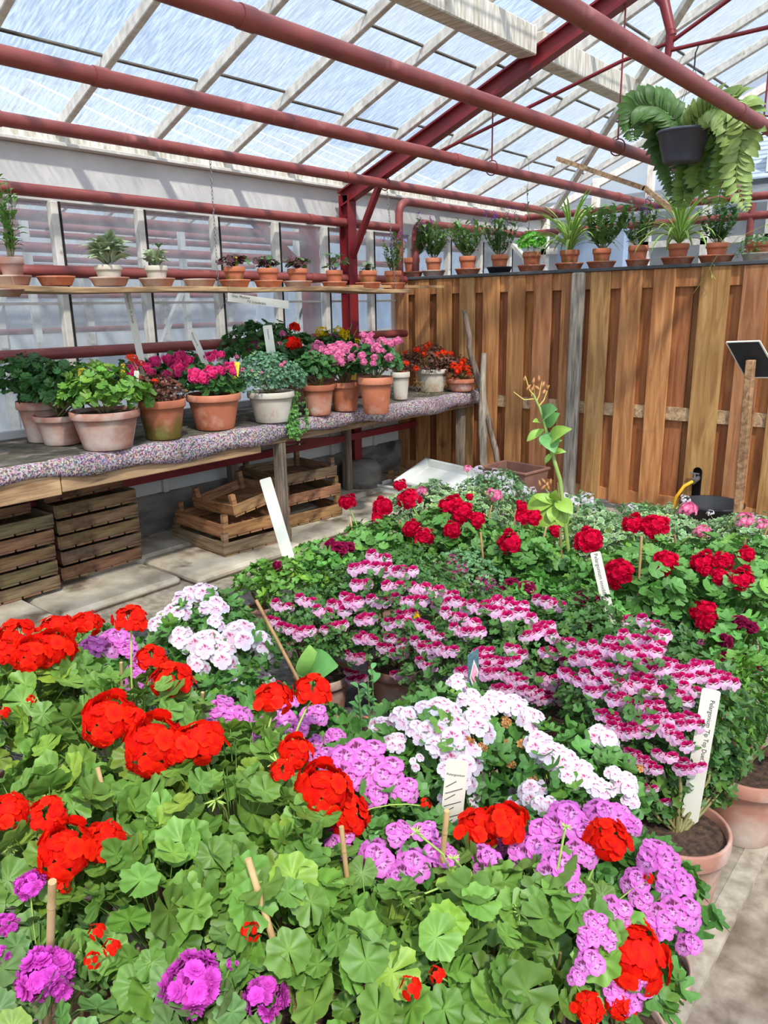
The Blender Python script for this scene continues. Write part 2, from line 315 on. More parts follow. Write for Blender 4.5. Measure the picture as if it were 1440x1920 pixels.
wb = thing('wall_back', (-.5, Y1, 0), kind='structure')
g = G(); g.box((-4.4, Y1, 0), (3.4, Y1+.08, 1.05)); g.build('base_wall', M['netwhite'], wb)
for i, x in enumerate((-4.3, -3.73, -3.16, -2.59, -2.02, -1.45, -.88)):
    g = G(); g.box((x-.035, Y1-.02, 1.05), (x+.035, Y1+.05, rz(x))); g.build('post', M['white_wood'], wb, bevel=.004)
g = G(); g.box((-4.4, Y1-.02, 2.03), (3.4, Y1+.05, 2.09)); g.build('transom', M['white_wood'], wb)
g = G(); g.add([(-4.35, Y1+.02, 1.05), (3.35, Y1+.02, 1.05), (3.35, Y1+.02, 2.49), (RX, Y1+.02, rz(RX)), (-4.35, Y1+.02, 2.49)], [[0, 1, 2, 3, 4]], smooth=False)
g.build('glass_pane', M['clear_glass'], wb)
g = G(); g.add([(-4.35, Y1, 2.47), (RX, Y1, rz(RX)-.02), (RX, Y1+.05, rz(RX)-.02), (-4.35, Y1+.05, 2.47), (-4.35, Y1, 2.40), (RX, Y1, rz(RX)-.09), (RX, Y1+.05, rz(RX)-.09), (-4.35, Y1+.05, 2.40)],
               [[0, 1, 2, 3], [4, 7, 6, 5], [0, 4, 5, 1], [3, 2, 6, 7]], smooth=False); g.build('verge_board', M['white_wood'], wb)
wr = thing('wall_right', (3.35, 0, 0), kind='structure')
g = G(); g.box((3.33, Y0, 0), (3.43, Y1, .5)); g.build('base_wall', M['netwhite'], wr)
g = G(); g.box((3.35, Y0, .5), (3.355, Y1, 2.5)); g.build('glass_pane', M['clear_glass'], wr)
wf = thing('wall_front', (-.5, Y0, 0), kind='structure')
g = G(); g.box((-4.4, Y0-.1, 0), (3.4, Y0, .5)); g.build('base_wall', M['netwhite'], wf)
g = G(); g.add([(-4.35, Y0, .5), (3.35, Y0, .5), (3.35, Y0, 2.49), (RX, Y0, rz(RX)), (-4.35, Y0, 2.49)], [[0, 1, 2, 3, 4]], smooth=False)
g.build('glass_pane', M['clear_glass'], wf)
g = G(); g.box((-40, -30, -.3), (40, 60, -.13)); o = g.build('floor_outside', M['wallconc']); tag(o, kind='structure')

# ---------------- red steel truss, pipes ----------------
tr = thing('roof_truss', (-4.2, 4.6, 0), 'dark red steel truss on a column, crossing the greenhouse under the glass roof', 'truss')
def tz(x): return 2.30+.394*(x+4.206)
for side in (1, -1):
    def mx(x): return x if side > 0 else 2*RX-x
    g = G(); a = np.array((mx(-4.25), 4.6, tz(-4.25)+.02)); b = np.array((mx(RX), 4.6, tz(RX)+.02))
    g.bar(a, b, .01, .1, (0, 0, 1)); d = nrm(b-a); n = np.cross(d, (0, 1, 0)); n = n if n[2] > 0 else -n
    g.bar(a+n*.05, b+n*.05, .075, .012); g.bar(a-n*.05, b-n*.05, .075, .012)
    g.build('top_chord', M['red_steel'], tr)
g = G(); g.box((-4.25, 4.556, .22), (-4.24, 4.644, 2.33)); g.box((-4.16, 4.556, .22), (-4.15, 4.644, 2.33)); g.box((-4.24, 4.595, .22), (-4.16, 4.605, 2.33)); g.build('column', M['red_steel'], tr)
g = G(); g.bar((-4.19, 4.6, 1.83), (-3.88, 4.6, 2.36), .045, .035); g.build('knee_brace', M['red_steel'], tr)
g = G(); g.tube([(-3.42, 4.6, 2.5), (-2.06, 4.6, 2.83), (-1.78, 4.6, 2.87), (RX-.3, 4.6, 3.33)], .011, 6); g.build('tie_rod', M['red_steel'], tr)
g = G(); g.tube([(-1.79, 4.6, 2.83), (-.9, 4.6, 2.84), (.2, 4.6, 2.84)], .011, 6); g.build('tie_rod', M['red_steel'], tr)
g = G(); g.tube([(-1.95, 4.6, 3.2), (-1.83, 4.6, 3.07), (-1.775, 4.6, 2.9)], [.03, .03, .026], 8); g.tube([(-1.78, 4.6, 2.93), (-1.79, 4.6, 2.8)], [.028, .018], 6); g.build('strut', M['red_steel'], tr)
for x, z in ((-3.82, 2.37), (-2.91, 2.37), (-2.05, 2.38), (-1.26, 2.38)):
    g = G(); g.tube([(x, 4.6, tz(x)-.03), (x, 4.6, z+.04)], .005, 6)
    g.tube([(x+.045*math.cos(t), 4.6, z+.045*math.sin(t)) for t in np.linspace(0, 2*math.pi, 21)], .004, 5, cap=False); g.build('pipe_hanger', M['red_steel'], tr)
g = G(); g.lathe([(0, 0), (.17, 0), (.165, .2), (.12, .25), (0, .26)], 24, (-4.12, 4.6, .03)); single(g, 'concrete_footing', M['wallconc'], 'round grey concrete footing block under the red steel column', 'footing')

PR = .033
def pipe(P, label, r=PR, group='red heating pipes', col_=None):
    g = G(); g.tube(P, r, 16)
    for p0, p1 in zip(P[:-1], P[1:]):
        p0 = np.array(p0, float); p1 = np.array(p1, float); L = np.linalg.norm(p1-p0)
        if L > 2 and r > .03:
            d = (p1-p0)/L
            for s in np.arange(.9, L, 2.4): g.tube([p0+d*(s-.03), p0+d*(s+.03)], r+.0035, 16, c=(.9, .9, .9))
    return single(g, 'heating_pipe', M['red_pipe'], label, 'pipe', group)
def bend(a, b, c, R=.1, n=7):
    a, b, c = map(lambda v: np.array(v, float), (a, b, c)); u = nrm(a-b); v = nrm(c-b); p = b+u*R; q = b+v*R
    return [tuple((1-t)**2*p+2*t*(1-t)*b+t*t*q) for t in np.linspace(0, 1, n)]
pipe([(-4.2, -1.5, 2.13), (-4.2, 5.2, 2.13)], 'rust red pipe running just above the shelf windows on the left wall')
a, b, c = (-4.2, 5.23, 1.6), (-4.2, 5.23, 2.345), (-4.2, 7.3, 2.345)
pipe([a]+bend(a, b, c, .13)+[c], 'rust red pipe that rises by the fence corner and bends level, the higher bend')
a, b, c = (-4.2, 5.45, 1.6), (-4.2, 5.45, 2.19), (-4.2, 7.3, 2.19)
pipe([a]+bend(a, b, c, .13)+[c], 'rust red pipe bending level behind the fence plants, the lower bend')
pipe([(-4.2, -1.5, 1.28), (-4.2, 5.3, 1.28)], 'rust red pipe low on the left wall behind the bench flowers')
pipe([(-4.2, -1.5, 1.72), (-4.2, 5.3, 1.72)], 'rust red pipe right behind the saucers of the hanging shelf')
pipe([(-3.82, -1.5, 2.37), (-3.82, 7.26, 2.37)], 'rust red overhead pipe nearest the eave, along the left wall')
pipe([(-2.91, -1.5, 2.37), (-2.91, 7.26, 2.37)], 'rust red overhead pipe, second out from the left wall')
pipe([(-2.05, -1.5, 2.38), (-2.05, 7.26, 2.38)], 'rust red overhead pipe, third out from the left wall')
pipe([(-1.26, -1.5, 2.38), (-1.26, 7.26, 2.38)], 'rust red overhead pipe farthest right, passing above the hanging basket')
pipe([(-4.2, 7.3, 2.36), (3.2, 7.3, 2.33)], 'rust red cross pipe at the far end, the upper of two')
pipe([(-4.2, 7.3, 2.2), (3.2, 7.3, 2.19)], 'rust red cross pipe at the far end, the lower of two')
g = G(); g.tube([(-2.02, 7.3, 1.2), (-2.02, 7.3, 2.3)], .03, 12); single(g, 'heating_pipe', M['red_pipe'], 'short upright red pipe joining the two far cross pipes', 'pipe')
g = G(); g.bar((-3.6, 6.8, 2.78), (-2.76, 6.8, 2.44), .05, .04); g.bar((-2.77, 6.8, 2.45), (-2.5, 6.8, 2.24), .05, .04); single(g, 'wooden_batten', M['plank'], 'bare brown batten hanging crookedly below the roof near the far end', 'batten')

def chain(p0, p1, label):
    g = G(); p0 = np.array(p0, float); p1 = np.array(p1, float); L = np.linalg.norm(p1-p0); n = int(L/.02)
    for i in range(n):
        c_ = p0+(p1-p0)*(i+.5)/n; a = (1, 0, 0) if i % 2 else (0, 1, 0); a = np.array(a, float)
        g.tube([c_+a*.006*math.cos(t)+np.array((0, 0, 1))*.014*math.sin(t) for t in np.linspace(0, 2*math.pi, 9)], .0018, 4, cap=False)
    single(g, 'chain', M['steel'], label, 'chain')
chain((-3.82, 3.02, 2.335), (-3.8, 3.0, 1.62), 'thin grey chain in front of the windows, holding the near part of the shelf')
chain((-3.82, 4.62, 2.335), (-3.78, 4.66, 1.63), 'thin grey chain near the red column, holding the far end of the shelf')

# ---------------- fence ----------------
FY = 5.38
ff = thing('fence', (-2.6, FY, 0), 'brown stained board fence with overlapping vertical boards closing the end', 'fence')
fr = random.Random(5)
def tint(): t = fr.uniform(.78, 1.1); return (t*fr.uniform(.97, 1.03), t*fr.uniform(.93, 1.02), t*fr.uniform(.86, 1.05))
front = G(); back = G(); rail = G()
x = -4.36; hx = -1.66
front.box((-4.40, FY-.03, .05), (-4.36, FY+.03, 1.72), (1.15, 1.12, 1.05))
k = 0
while x < 2.9:
    wd = .15; t = tint()
    if k % 5 == 3: t = (.95, 1.12, 1.05)
    if x-.01 < hx < x+wd+.06:
        x0 = hx-.09; x1 = hx+.09; h = .36; rad = .035
        V = []; top = [(hx+rad*math.cos(a), h+rad*math.sin(a)) for a in np.linspace(math.pi, 0, 9)]
        ring = [(x0, .05), (x0, 1.72), (x1, 1.72), (x1, .05), (hx+rad, .05)]+top[::-1]+[(hx-rad, .05)]
        n = len(ring); V = [(p[0], FY-.032, p[1]) for p in ring]+[(p[0], FY-.014, p[1]) for p in ring]
        front.add(V, [[list(range(n))], [[i, (i+1) % n, n+(i+1) % n, n+i] for i in range(n)]], (.92, 1.08, .98), 0, False); x = x1-.15
    elif not (x < -2.55 < x+wd+.0 and False):
        front.box((x, FY-.032+fr.uniform(-.002, .002), .05+fr.uniform(-.01, .02)), (x+wd, FY-.014, 1.72), t)
    back.box((x+wd-.03, FY+.014, .06), (x+wd+.11, FY+.032, 1.71), tuple(v*q_ for v, q_ in zip(tint(), (.78, .64, .52))))
    x += .229; k += 1
front.build('front_boards', M['fence'], ff, bevel=.003); back.box((-1.86, FY+.034, .06), (-1.72, FY+.045, 1.71), (.7, .6, .5)); back.box((-1.72, FY+.034, .42), (-1.45, FY+.045, 1.71), (.7, .6, .5))
back.build('back_boards', M['fence'], ff)
for z0, z1, c_ in ((1.6, 1.72, (1, .96, .92)), (.70, .79, (1.15, 1.18, 1.15)), (.06, .15, (1.05, 1.02, .98))):
    g = G(); g.box((-4.36, FY-.013, z0), (2.95, FY+.013, z1), c_); g.build('rail', M['fence'] if z0 != .70 else M['plank'], ff)
g = G(); g.box((-4.45, FY-.045, 1.722), (2.95, FY+.27, 1.745)); g.build('cap_board', M['dark_roof'], ff, bevel=.003)
g = G(); g.box((-2.66, FY-.085, .0), (-2.56, FY-.035, 1.72), (1, 1, 1)); g.build('post', M['grey_wood'], ff, bevel=.012)
g = G(); g.box((-1.8, FY+.047, 0), (-1.5, FY+.055, .5)); g.build('hole_shade_board', M['dark'], ff)  # dark board added behind the arched hole, standing in for the shade inside

# tap with hose in the arched hole
t_ = thing('water_tap', (hx, FY-.02, .25), 'grey metal tap sticking out of the arched hole in the fence', 'tap')
g = G(); g.tube([(hx, FY+.04, .31), (hx, FY-.04, .31), (hx-.01, FY-.09, .30)], [.018, .02, .022], 12); g.tube([(hx-.01, FY-.06, .31), (hx-.01, FY-.06, .35)], .008, 8); g.build('spout', M['steel'], t_)
g = G(); g.box((hx-.04, FY-.066, .348), (hx+.02, FY-.054, .356)); g.build('handle', M['steel'], t_)
g = G(); g.tube([(hx-.01, FY-.09, .30), (hx-.05, FY-.13, .27), (hx-.09, FY-.16, .19), (hx-.10, FY-.18, .05), (hx-.1, FY-.3, .015), (hx-.3, FY-.5, .015)], .012, 10)
single(g, 'garden_hose', M['hose'], 'yellow hose hanging from the tap at the fence', 'hose')

# ---------------- bench, shelf ----------------
bn = thing('potting_bench', (-3.9, 3.2, 0), 'long wooden bench along the window wall, topped with speckled felt', 'bench')
g = G()
n = 90; ys = np.linspace(.3, 5.33, n); rb = np.random.default_rng(2)
prof = []
for i, y in enumerate(ys):
    s_ = .006*math.sin(y*7)+.004*math.sin(y*17+1); hang = .085+.02*math.sin(y*3.1)+.012*math.sin(y*11) if y < 5 else .09
    xf = -3.455+s_+(.01 if y > 3.2 else 0)
    prof.append([(-4.29, y, .826), (-3.50, y, .828+rb.normal(0, .002)), (xf-.012, y, .822), (xf, y, .805), (xf+.002+rb.normal(0, .002), y, .805-hang*.5), (xf-.002, y, .815-hang), (xf-.016, y, .815-hang), (xf-.016, y, .80), (-4.29, y, .80)])
V = [p for r_ in prof for p in r_]; m_ = 9
F0 = [[i*m_+j, i*m_+j+1, (i+1)*m_+j+1, (i+1)*m_+j] for i in range(n-1) for j in range(m_-1)]
top = [f for f in F0 if f[0] % m_ == 0]; rest = [f for f in F0 if f[0] % m_ != 0]
g.add(V, rest+[], None, 0); g.add(V, top, None, 1); g.add(V, [list(range(m_))[::-1], [(n-1)*m_+j for j in range(m_)]], None, 0)
g.build('felt_cover', [M['felt'], M['felt_top']], bn)
for a, b, c_, dz in ((.3, 1.72, (1.15, 1.1, 1.0), 0), (1.725, 2.98, (.95, .9, .85), .01)):
    g = G(); g.box((-3.51, a, .655+dz), (-3.475, b, .80), c_); g.build('apron_board', M['plank'], bn, bevel=.004)
g = G(); g.box((-3.51, 2.99, .70), (-3.48, 5.3, .80), (.7, .68, .66)); g.build('apron_board', M['plank'], bn, bevel=.004)
g = G()
for k in range(5): g.box((-4.28+k*.155, .3, .775), (-4.13+k*.155, 5.3, .80), (.8, .8, .8))
g.build('deck_boards', M['plank'], bn)
for x, y in ((-3.52, 3.16), (-3.52, 1.1), (-4.2, 3.32), (-4.1, 4.4), (-3.55, 5.2)):
    g = G(); g.box((x-.025, y-.03, .02), (x+.035, y+.03, .775), (.62, .55, .5)); g.build('leg', M['grey_wood'], bn, bevel=.004)
g = G(); g.bar((-4.1, .4, .50), (-4.1, 5.3, .50), .04, .05); g.bar((-4.05, 2.3, .62), (-4.05, 3.3, .66), .12, .06); g.bar((-3.95, 3.3, .62), (-4.1, 4.4, .5), .02, .03); g.build('steel_rail', M['red_steel'], bn)
g = G(); g.bar((-3.95, 2.35, .62), (-3.95, 3.4, .66), .1, .10, c=(.4, .36, .34)); g.build('cross_beam', M['plank'], bn)

sh = thing('hanging_shelf', (-3.9, 3, 1.6), 'long narrow plank shelf hung on chains in front of the windows', 'shelf')
g = G()
yy = np.linspace(-.5, 4.75, 60); V = []
for y in yy:
    b_ = .006*math.sin(y*2.1)+.004*math.sin(y*5.3)
    for p in ((-4.0, 1.632), (-3.70, 1.632), (-3.70, 1.604), (-4.0, 1.604)): V.append((p[0]+b_*.6, y, p[1]+b_))
F_ = [[i*4+j, i*4+(j+1) % 4, (i+1)*4+(j+1) % 4, (i+1)*4+j] for i in range(59) for j in range(4)]+[[3, 2, 1, 0], [236, 237, 238, 239]]
g.add(V, F_, (1.12, 1.1, 1.0), 0, False); g.build('plank', M['plank'], sh, bevel=.003)
g = G(); g.bar((-3.86, 4.2, 1.648), (-3.80, 5.28, 1.655), .05, .02, c=(1.1, 1, .85)); g.build('spare_batten', M['plank'], sh)

# ---------------- wooden crates ----------------
def crate(loc, sx, sy, h, rot=0, tilt=0, tone=(1, 1, 1), posts=True, label='', group=None, solid=False):
    o = thing('wooden_crate', loc, label, 'crate', group); LOC[o.name] = (0, 0, 0)
    t = .012; v = lambda: tuple(c*fr.uniform(.85, 1.1) for c in tone); hh = h-.012
    for s in (-1, 1):
        g = G(); g.box((-sx/2, s*(sy/2)-(t if s > 0 else 0), .012), (sx/2, s*(sy/2)+(0 if s > 0 else t), hh), v()); g.build('side_board', M['crate'], o, bevel=.002)
        g = G(); g.box((s*(sx/2)-(t if s > 0 else 0), -sy/2+t, .012), (s*(sx/2)+(0 if s > 0 else t), sy/2-t, hh*(.96)), v()); g.build('end_board', M['crate'], o, bevel=.002)
    g = G(); nb = 5
    for i in range(nb): g.box((-sx/2, -sy/2+i*sy/nb+.006, 0), (sx/2, -sy/2+(i+1)*sy/nb-.006, .011), v())
    g.build('base_slats', M['crate'], o)
    if posts:
        for a in (-1, 1):
            for b in (-1, 1):
                g = G(); cx, cy = a*(sx/2-.028), b*(sy/2-.028); g.box((cx-.016, cy-.016, .012), (cx+.016, cy+.016, h+.045), v()); g.build('corner_post', M['crate'], o)
    o.rotation_euler = (tilt if not isinstance(tilt, tuple) else tilt[0], 0 if not isinstance(tilt, tuple) else tilt[1], rot)
    return o
ordn = ['lowest', 'second lowest', 'third', 'fourth', 'fifth', 'sixth', 'seventh']
z = .076
for i in range(5):
    crate((-4.07+fr.uniform(-.006, .006), 2.115+fr.uniform(-.006, .006), z), .36, .50, .088, fr.uniform(-.01, .01), 0, (fr.uniform(.8, 1), fr.uniform(.8, .95), .8), False,
          'brown slatted crate in the taller stack under the bench, %s from the floor' % ordn[i], 'crates in the taller stack'); z += .088
for i in range(2):
    crate((-4.1, 2.07-i*.02, z+.004), .36, .48, .068, .02, (.012, 0), (.72, .64, .56), False,
          ('dark crate leaning on top of the taller stack, just under the bench' if i else 'greenish brown crate sixth up in the taller stack, set back a little'), 'crates in the taller stack'); z += .074
z = .073
for i in range(5):
    crate((-3.98+fr.uniform(-.006, .006), 1.555+fr.uniform(-.01, .01), z), .34, .52, .085, fr.uniform(-.01, .01), 0, (fr.uniform(.75, .95), fr.uniform(.75, .9), .78), False,
          'brown slatted crate in the stack at the left edge, %s from the floor' % ordn[i], 'crates in the left stack'); z += .085
for i in range(2):
    crate((-4.04, 1.50, z+.002), .34, .48, .065, 0, 0, (.68, .6, .54), False, 'dark crate on the stack at the left edge, %s' % ('topmost' if i else 'just below the top one'), 'crates in the left stack'); z += .07
crate((-3.83, 2.99, .056), .60, .52, .10, -.08, 0, (1.0, 1.02, 1.02), True, 'grey weathered crate at the bottom of the open crate pile', 'open crates')
crate((-3.83, 2.99, .16), .56, .48, .10, -.08, 0, (1.25, 1.0, .8), True, 'orange brown open crate resting in the pile on the grey one', 'open crates')
crate((-3.80, 3.05, .295), .48, .40, .09, -.1, (.16, -.05), (1.2, .98, .8), True, 'tilted orange brown crate lying crookedly on top of the open pile', 'open crates')
crate((-3.93, 3.66, .05), .46, .5, .10, -.12, 0, (1.05, .9, .74), True, 'brown crate at the bottom right behind the front bench leg', 'open crates')
crate((-3.94, 3.66, .20), .46, .5, .09, -.1, 0, (1.0, .88, .74), True, 'middle crate of the pile behind the front bench leg', 'open crates')
crate((-3.96, 3.64, .34), .48, .5, .09, -.14, 0, (.9, .9, .88), True, 'grey crate with hand slots on top behind the front bench leg', 'open crates')
crate((-3.92, 4.98, .045), .3, .26, .08, .2, 0, (1.2, .9, .7), True, 'small reddish crate by the fence next to the white tray')

def tub(name, c, sx, sy, h, taper, m, label, cat, rot=0, tilt=0, wall=.012, lip=.012):
    o = thing(name, c, label, cat); LOC[o.name] = (0, 0, 0); g = G()
    def ring(s, t, z): return [(sg*(sx/2*s)+sg*t, sh_*(sy/2*s)+sh_*t, z) for sg, sh_ in ((-1, -1), (1, -1), (1, 1), (-1, 1))]
    R_ = [ring(taper, 0, 0), ring(1, 0, h-.02), ring(1, lip, h-.02), ring(1, lip, h), ring(1, -wall, h), ring(taper, -wall, .01)]
    V = [p for r_ in R_ for p in r_]; F = [[i*4+j, i*4+(j+1) % 4, (i+1)*4+(j+1) % 4, (i+1)*4+j] for i in range(5) for j in range(4)]+[[3, 2, 1, 0], [20, 21, 22, 23]]
    g.add(V, F, None, 0, False); g.build('body', m, o, bevel=.006); o.rotation_euler = (tilt if not isinstance(tilt, tuple) else tilt[0], 0 if not isinstance(tilt, tuple) else tilt[1], rot); return o
tub('plastic_tray', (-3.48, 4.85, .12), .60, .44, .075, .93, M['tray'], 'large white plastic tray tilted up against the fence', 'tray', .05, (.24, .08))
tub('styrofoam_block', (-3.75, 4.80, .0), .5, .34, .1, 1, M['tray'], 'pale flat block on the floor underneath the white tray', 'block', .1)
tub('planter_box', (-2.95, 5.08, .02), .42, .30, .27, .86, M['brown_plastic'], 'empty reddish brown rectangular planter by the fence', 'planter', -.12)
g = G(); g.lathe([(0, 0), (.15, 0), (.19, .2), (.205, .2), (.205, .215), (.185, .215), (.145, .012), (0, .012)], 32, (-1.48, 5.12, 0)); single(g, 'bucket', M['black_plastic'], 'wide black plastic tub under the yellow hose', 'bucket')
g = G(); g.box((-3.48, FY-.06, .72), (-3.40, FY-.034, .84)); single(g, 'junction_box', M['blue'], 'small blue box fixed to the fence behind the branch', 'box', bevel=.004)

def branch(P, r, label, c=(1, 1, 1)):
    Q = []; R_ = []
    for i in range(len(P)-1):
        for t in np.linspace(0, 1, 6, endpoint=(i == len(P)-2)):
            p = np.array(P[i])*(1-t)+np.array(P[i+1])*t; Q.append(p+rng.normal(0, .004, 3)*(1, 1, 0)); R_.append((r[i]*(1-t)+r[i+1]*t)*rng.uniform(.9, 1.1))
    g = G(); g.tube(Q, R_, 9, c=c); return single(g, 'branch_post', M['grey_wood'], label, 'branch')
branch([at(908, 880, 'y', 5.1), at(905, 770, 'y', 5.1), at(907, 662, 'y', 5.1)], [.03, .032, .02], 'pale bare branch standing upright at the end of the bench', (1.15, 1.12, 1.08))
P_ = [at(937, 880, 'y', 5.2), at(912, 770, 'y', 5.2), at(884, 668, 'y', 5.2), at(872, 582, 'y', 5.2)]
branch(P_, [.025, .025, .024, .02], 'dark rough branch leaning left behind the pale upright one', (.72, .62, .6))

# sign on a post at right
sg = thing('sign_stand', (-1.27, 4.9, 0), 'wooden post carrying a tilted black board, at the right edge', 'sign stand')
g = G(); g.bar(at(1384, 975, 'y', 4.84)*np.array([1, 1, 0]), at(1408, 675, 'y', 4.84), .055, .045, c=(.9, .78, .68)); g.build('post', M['plank'], sg, bevel=.004)
Q = np.array([at(1362, 643, 'y', 4.80), at(1424, 641, 'y', 4.83), at(1462, 708, 'y', 4.97), at(1398, 708, 'y', 4.94)])
nq = nrm(np.cross(Q[1]-Q[0], Q[3]-Q[0])); nq = nq if nq[1] > 0 else -nq
for nm, m_, d0, d1 in (('board', 'black_plastic', 0, .012), ('board_face', 'label_white', .012, .017)):
    g = G(); g.add(np.concatenate([Q+nq*d0, Q+nq*d1]), [[3, 2, 1, 0], [4, 5, 6, 7], [0, 1, 5, 4], [1, 2, 6, 5], [2, 3, 7, 6], [3, 0, 4, 7]], smooth=False); g.build(nm, M[m_], sg)
g = G()
for i in range(4):
    p0 = Q[i]+nq*.006; p1 = Q[(i+1) % 4]+nq*.006; g.bar(p0, p1, .008, .012, tuple(nq))
g.build('board_edge', M['label_white'], sg)

# ---------------- beyond the glass ----------------
def far_pipe(x, z, r=.035): 
    g = G(); g.tube([(x, -1.5, z), (x, 7.7, z)], r, 10); single(g, 'heating_pipe', M['red_pipe'], 'red pipe inside the neighbouring greenhouse, seen through the dusty side windows', 'pipe', 'pipes in the neighbouring greenhouse')
for x, z in ((-5.0, 2.1), (-5.8, 2.3), (-6.6, 2.3), (-7.4, 2.3), (-8.2, 2.3), (-8.9, 2.1), (-8.9, 1.7), (-8.9, 1.3), (-6.2, 2.0), (-7.0, 2.08), (-7.8, 1.95), (-8.5, 2.45), (-5.4, 2.42)): far_pipe(x, z)
nb = thing('neighbouring_greenhouse', (-6.9, 3, 0), 'pale neighbouring greenhouse frame seen through the side windows', 'greenhouse')
def nz(x): return 2.49+.41*(2.2-abs(x+6.8))
for side in (-1, 1):
    g = G(); g.add([(-6.8, Y0, nz(-6.8)), (-6.8+side*2.3, Y0, nz(-6.8)-.94), (-6.8+side*2.3, Y1, nz(-6.8)-.94), (-6.8, Y1, nz(-6.8))], [[0, 1, 2, 3]], smooth=False); g.build('roof_panes', M['roof_glass'], nb)
g = G()
for k in range(16):
    for side in (-1, 1): g.bar((-6.8, YR[k], nz(-6.8)-.03), (-6.8+side*2.3, YR[k], nz(-6.8)-.97), .045, .06)
g.build('glazing_bars', M['white_wood'], nb)
g = G()
for k in range(9): g.box((-9.14, -1.5+k*1.1, 0), (-9.06, -1.42+k*1.1, 2.5))
for k in range(4): g.bar((-7.2, .5+k*1.9, .2), (-7.2, 1.5+k*1.9, 1.9), .06, .04)
for k in range(5): g.box((-7.23, .1+k*1.7, 0), (-7.17, .16+k*1.7, 2.9))
g.build('posts', M['white_wood'], nb)
g = G(); g.box((-9.2, Y0, 0), (-9.15, Y1, 1.9)); g.build('base_wall', M['netwhite'], nb)
g = G(); g.box((-5.0, Y0, .55), (-6.0, Y1, .6)); g.build('staging', M['netwhite'], nb)
g = G(); g.box((-5.05, 4.9, 0), (-4.93, 5.02, 2.4)); g.bar((-4.99, 4.2, 2.3), (-4.99, 4.9, 1.8), .08, .06); g.build('steel_column', M['red_steel'], nb)

hs = thing('house', (-4, 15, 0), 'house with a grey slate roof beyond the end wall', 'house')
g = G(); g.box((-9, 14.6, 0), (4, 18, 3.4)); g.build('wall', M['netwhite'], hs)
g = G(); V = [(-4.9, 14.0, 3.40), (4, 14.0, 3.40), (4, 15.6, 4.6), (-4.9, 15.6, 4.6)]; g.add(V, [[0, 1, 2, 3]], smooth=False)
for k in range(14):
    t = k/14; g.box((-4.9, 14.0+1.6*t, 3.40+1.2*t), (4, 14.012+1.6*t, 3.425+1.2*t))
g.build('slate_roof', M['slate'], hs)
g = G(); g.add([(-9, 13.2, 2.95), (4, 13.2, 2.95), (4, 14.4, 3.5), (-9, 14.4, 3.42)], [[0, 1, 2, 3]], smooth=False); g.box((-9, 13.2, 2.2), (4, 13.25, 2.95)); g.build('lean_to_roof', M['dark_roof'], hs)
g = G(); g.box((-3.75, 14.1, 3.5), (-3.45, 14.7, 4.0)); g.build('dormer', M['netwhite'], hs)
g = G(); g.box((-3.35, 6.4, 0), (-2.75, 6.5, 2.1)); single(g, 'pale_panel', M['bluecab'], 'pale blue grey panel standing behind the fence-top plants', 'panel')
g = G(); g.bar((-3.79, 6.38, 2.03), (-3.25, 6.38, 1.5), .07, .03); single(g, 'wooden_batten', M['white_wood'], 'white slanting board behind the fence, left of the pale panel', 'board')

# ---------------- plant pieces ----------------
def leaf_t(n=21, lobes=7, notch=.35, lobe=.12, scal=.04, cup=.18, ruf=.07, edge=None, zone=None, seed=0, rings=(.35, .7, 1.0)):
    r_ = np.random.default_rng(seed); th = np.linspace(-math.pi+notch, math.pi-notch, n)
    rad = 1+lobe*np.cos(lobes*th*1.0)+scal*np.cos(lobes*3*th+1)+r_.normal(0, .02, n); rad *= (1-.12*np.cos(th))*.92
    V = [(0, 0, 0)]; C = [(1.12, 1.12, .95)]
    for k, q in enumerate(rings):
        for i, t in enumerate(th):
            rr_ = q*rad[i] if k == len(rings)-1 else q*(rad[i]*.6+.4)
            z = cup*q*q+ruf*math.cos(lobes*t)*q+ruf*.6*math.sin(2*t+seed)*q*q
            V.append((rr_*math.cos(t), rr_*math.sin(t), z))
            s = .93+.28*max(0, math.cos(lobes*t))**6*(1-.5*q)
            c = (s, s, s)
            if zone is not None and k == 1: c = zone
            if edge is not None and k == len(rings)-1: c = edge
            C.append(c)
    V = np.array(V); V[:, :2] -= 0
    F = [[0, 1+i, 2+i, 2+i] for i in range(n-1)]
    for k in range(len(rings)-1):
        a = 1+k*n; b = a+n
        F += [[a+i, b+i, b+i+1, a+i+1] for i in range(n-1)]
    F = [f if len(set(f)) == 4 else f for f in F]
    # fan triangles become thin quads through a duplicated vertex-free split
    T = []
    for f in F:
        if len(set(f)) == 3: T.append([f[0], f[1], f[2]])
        else: T += [[f[0], f[1], f[2]], [f[0], f[2], f[3]]]
    return V, np.array(T), np.array(C)
LT = {
 'big': [leaf_t(43, 7, .10, .06, .03, .12, .075, zone=(.8, .84, .74), seed=s, rings=(.3, .62, .86, 1.0)) for s in range(4)],
 'mid': [leaf_t(29, 7, .15, .07, .02, .12, .06, seed=s) for s in range(3)],
 'small': [leaf_t(13, 5, .3, .2, .0, .2, .08, seed=s, rings=(.5, 1.0)) for s in range(3)],
 'regal': [leaf_t(19, 5, .3, .13, .06, .28, .1, seed=s, rings=(.5, 1.0)) for s in range(3)],
 'var': [leaf_t(17, 6, .25, .12, .04, .14, .1, edge=(3.6, 2.4, 4.6), seed=s, rings=(.45, .72, 1.0)) for s in range(3)],
}
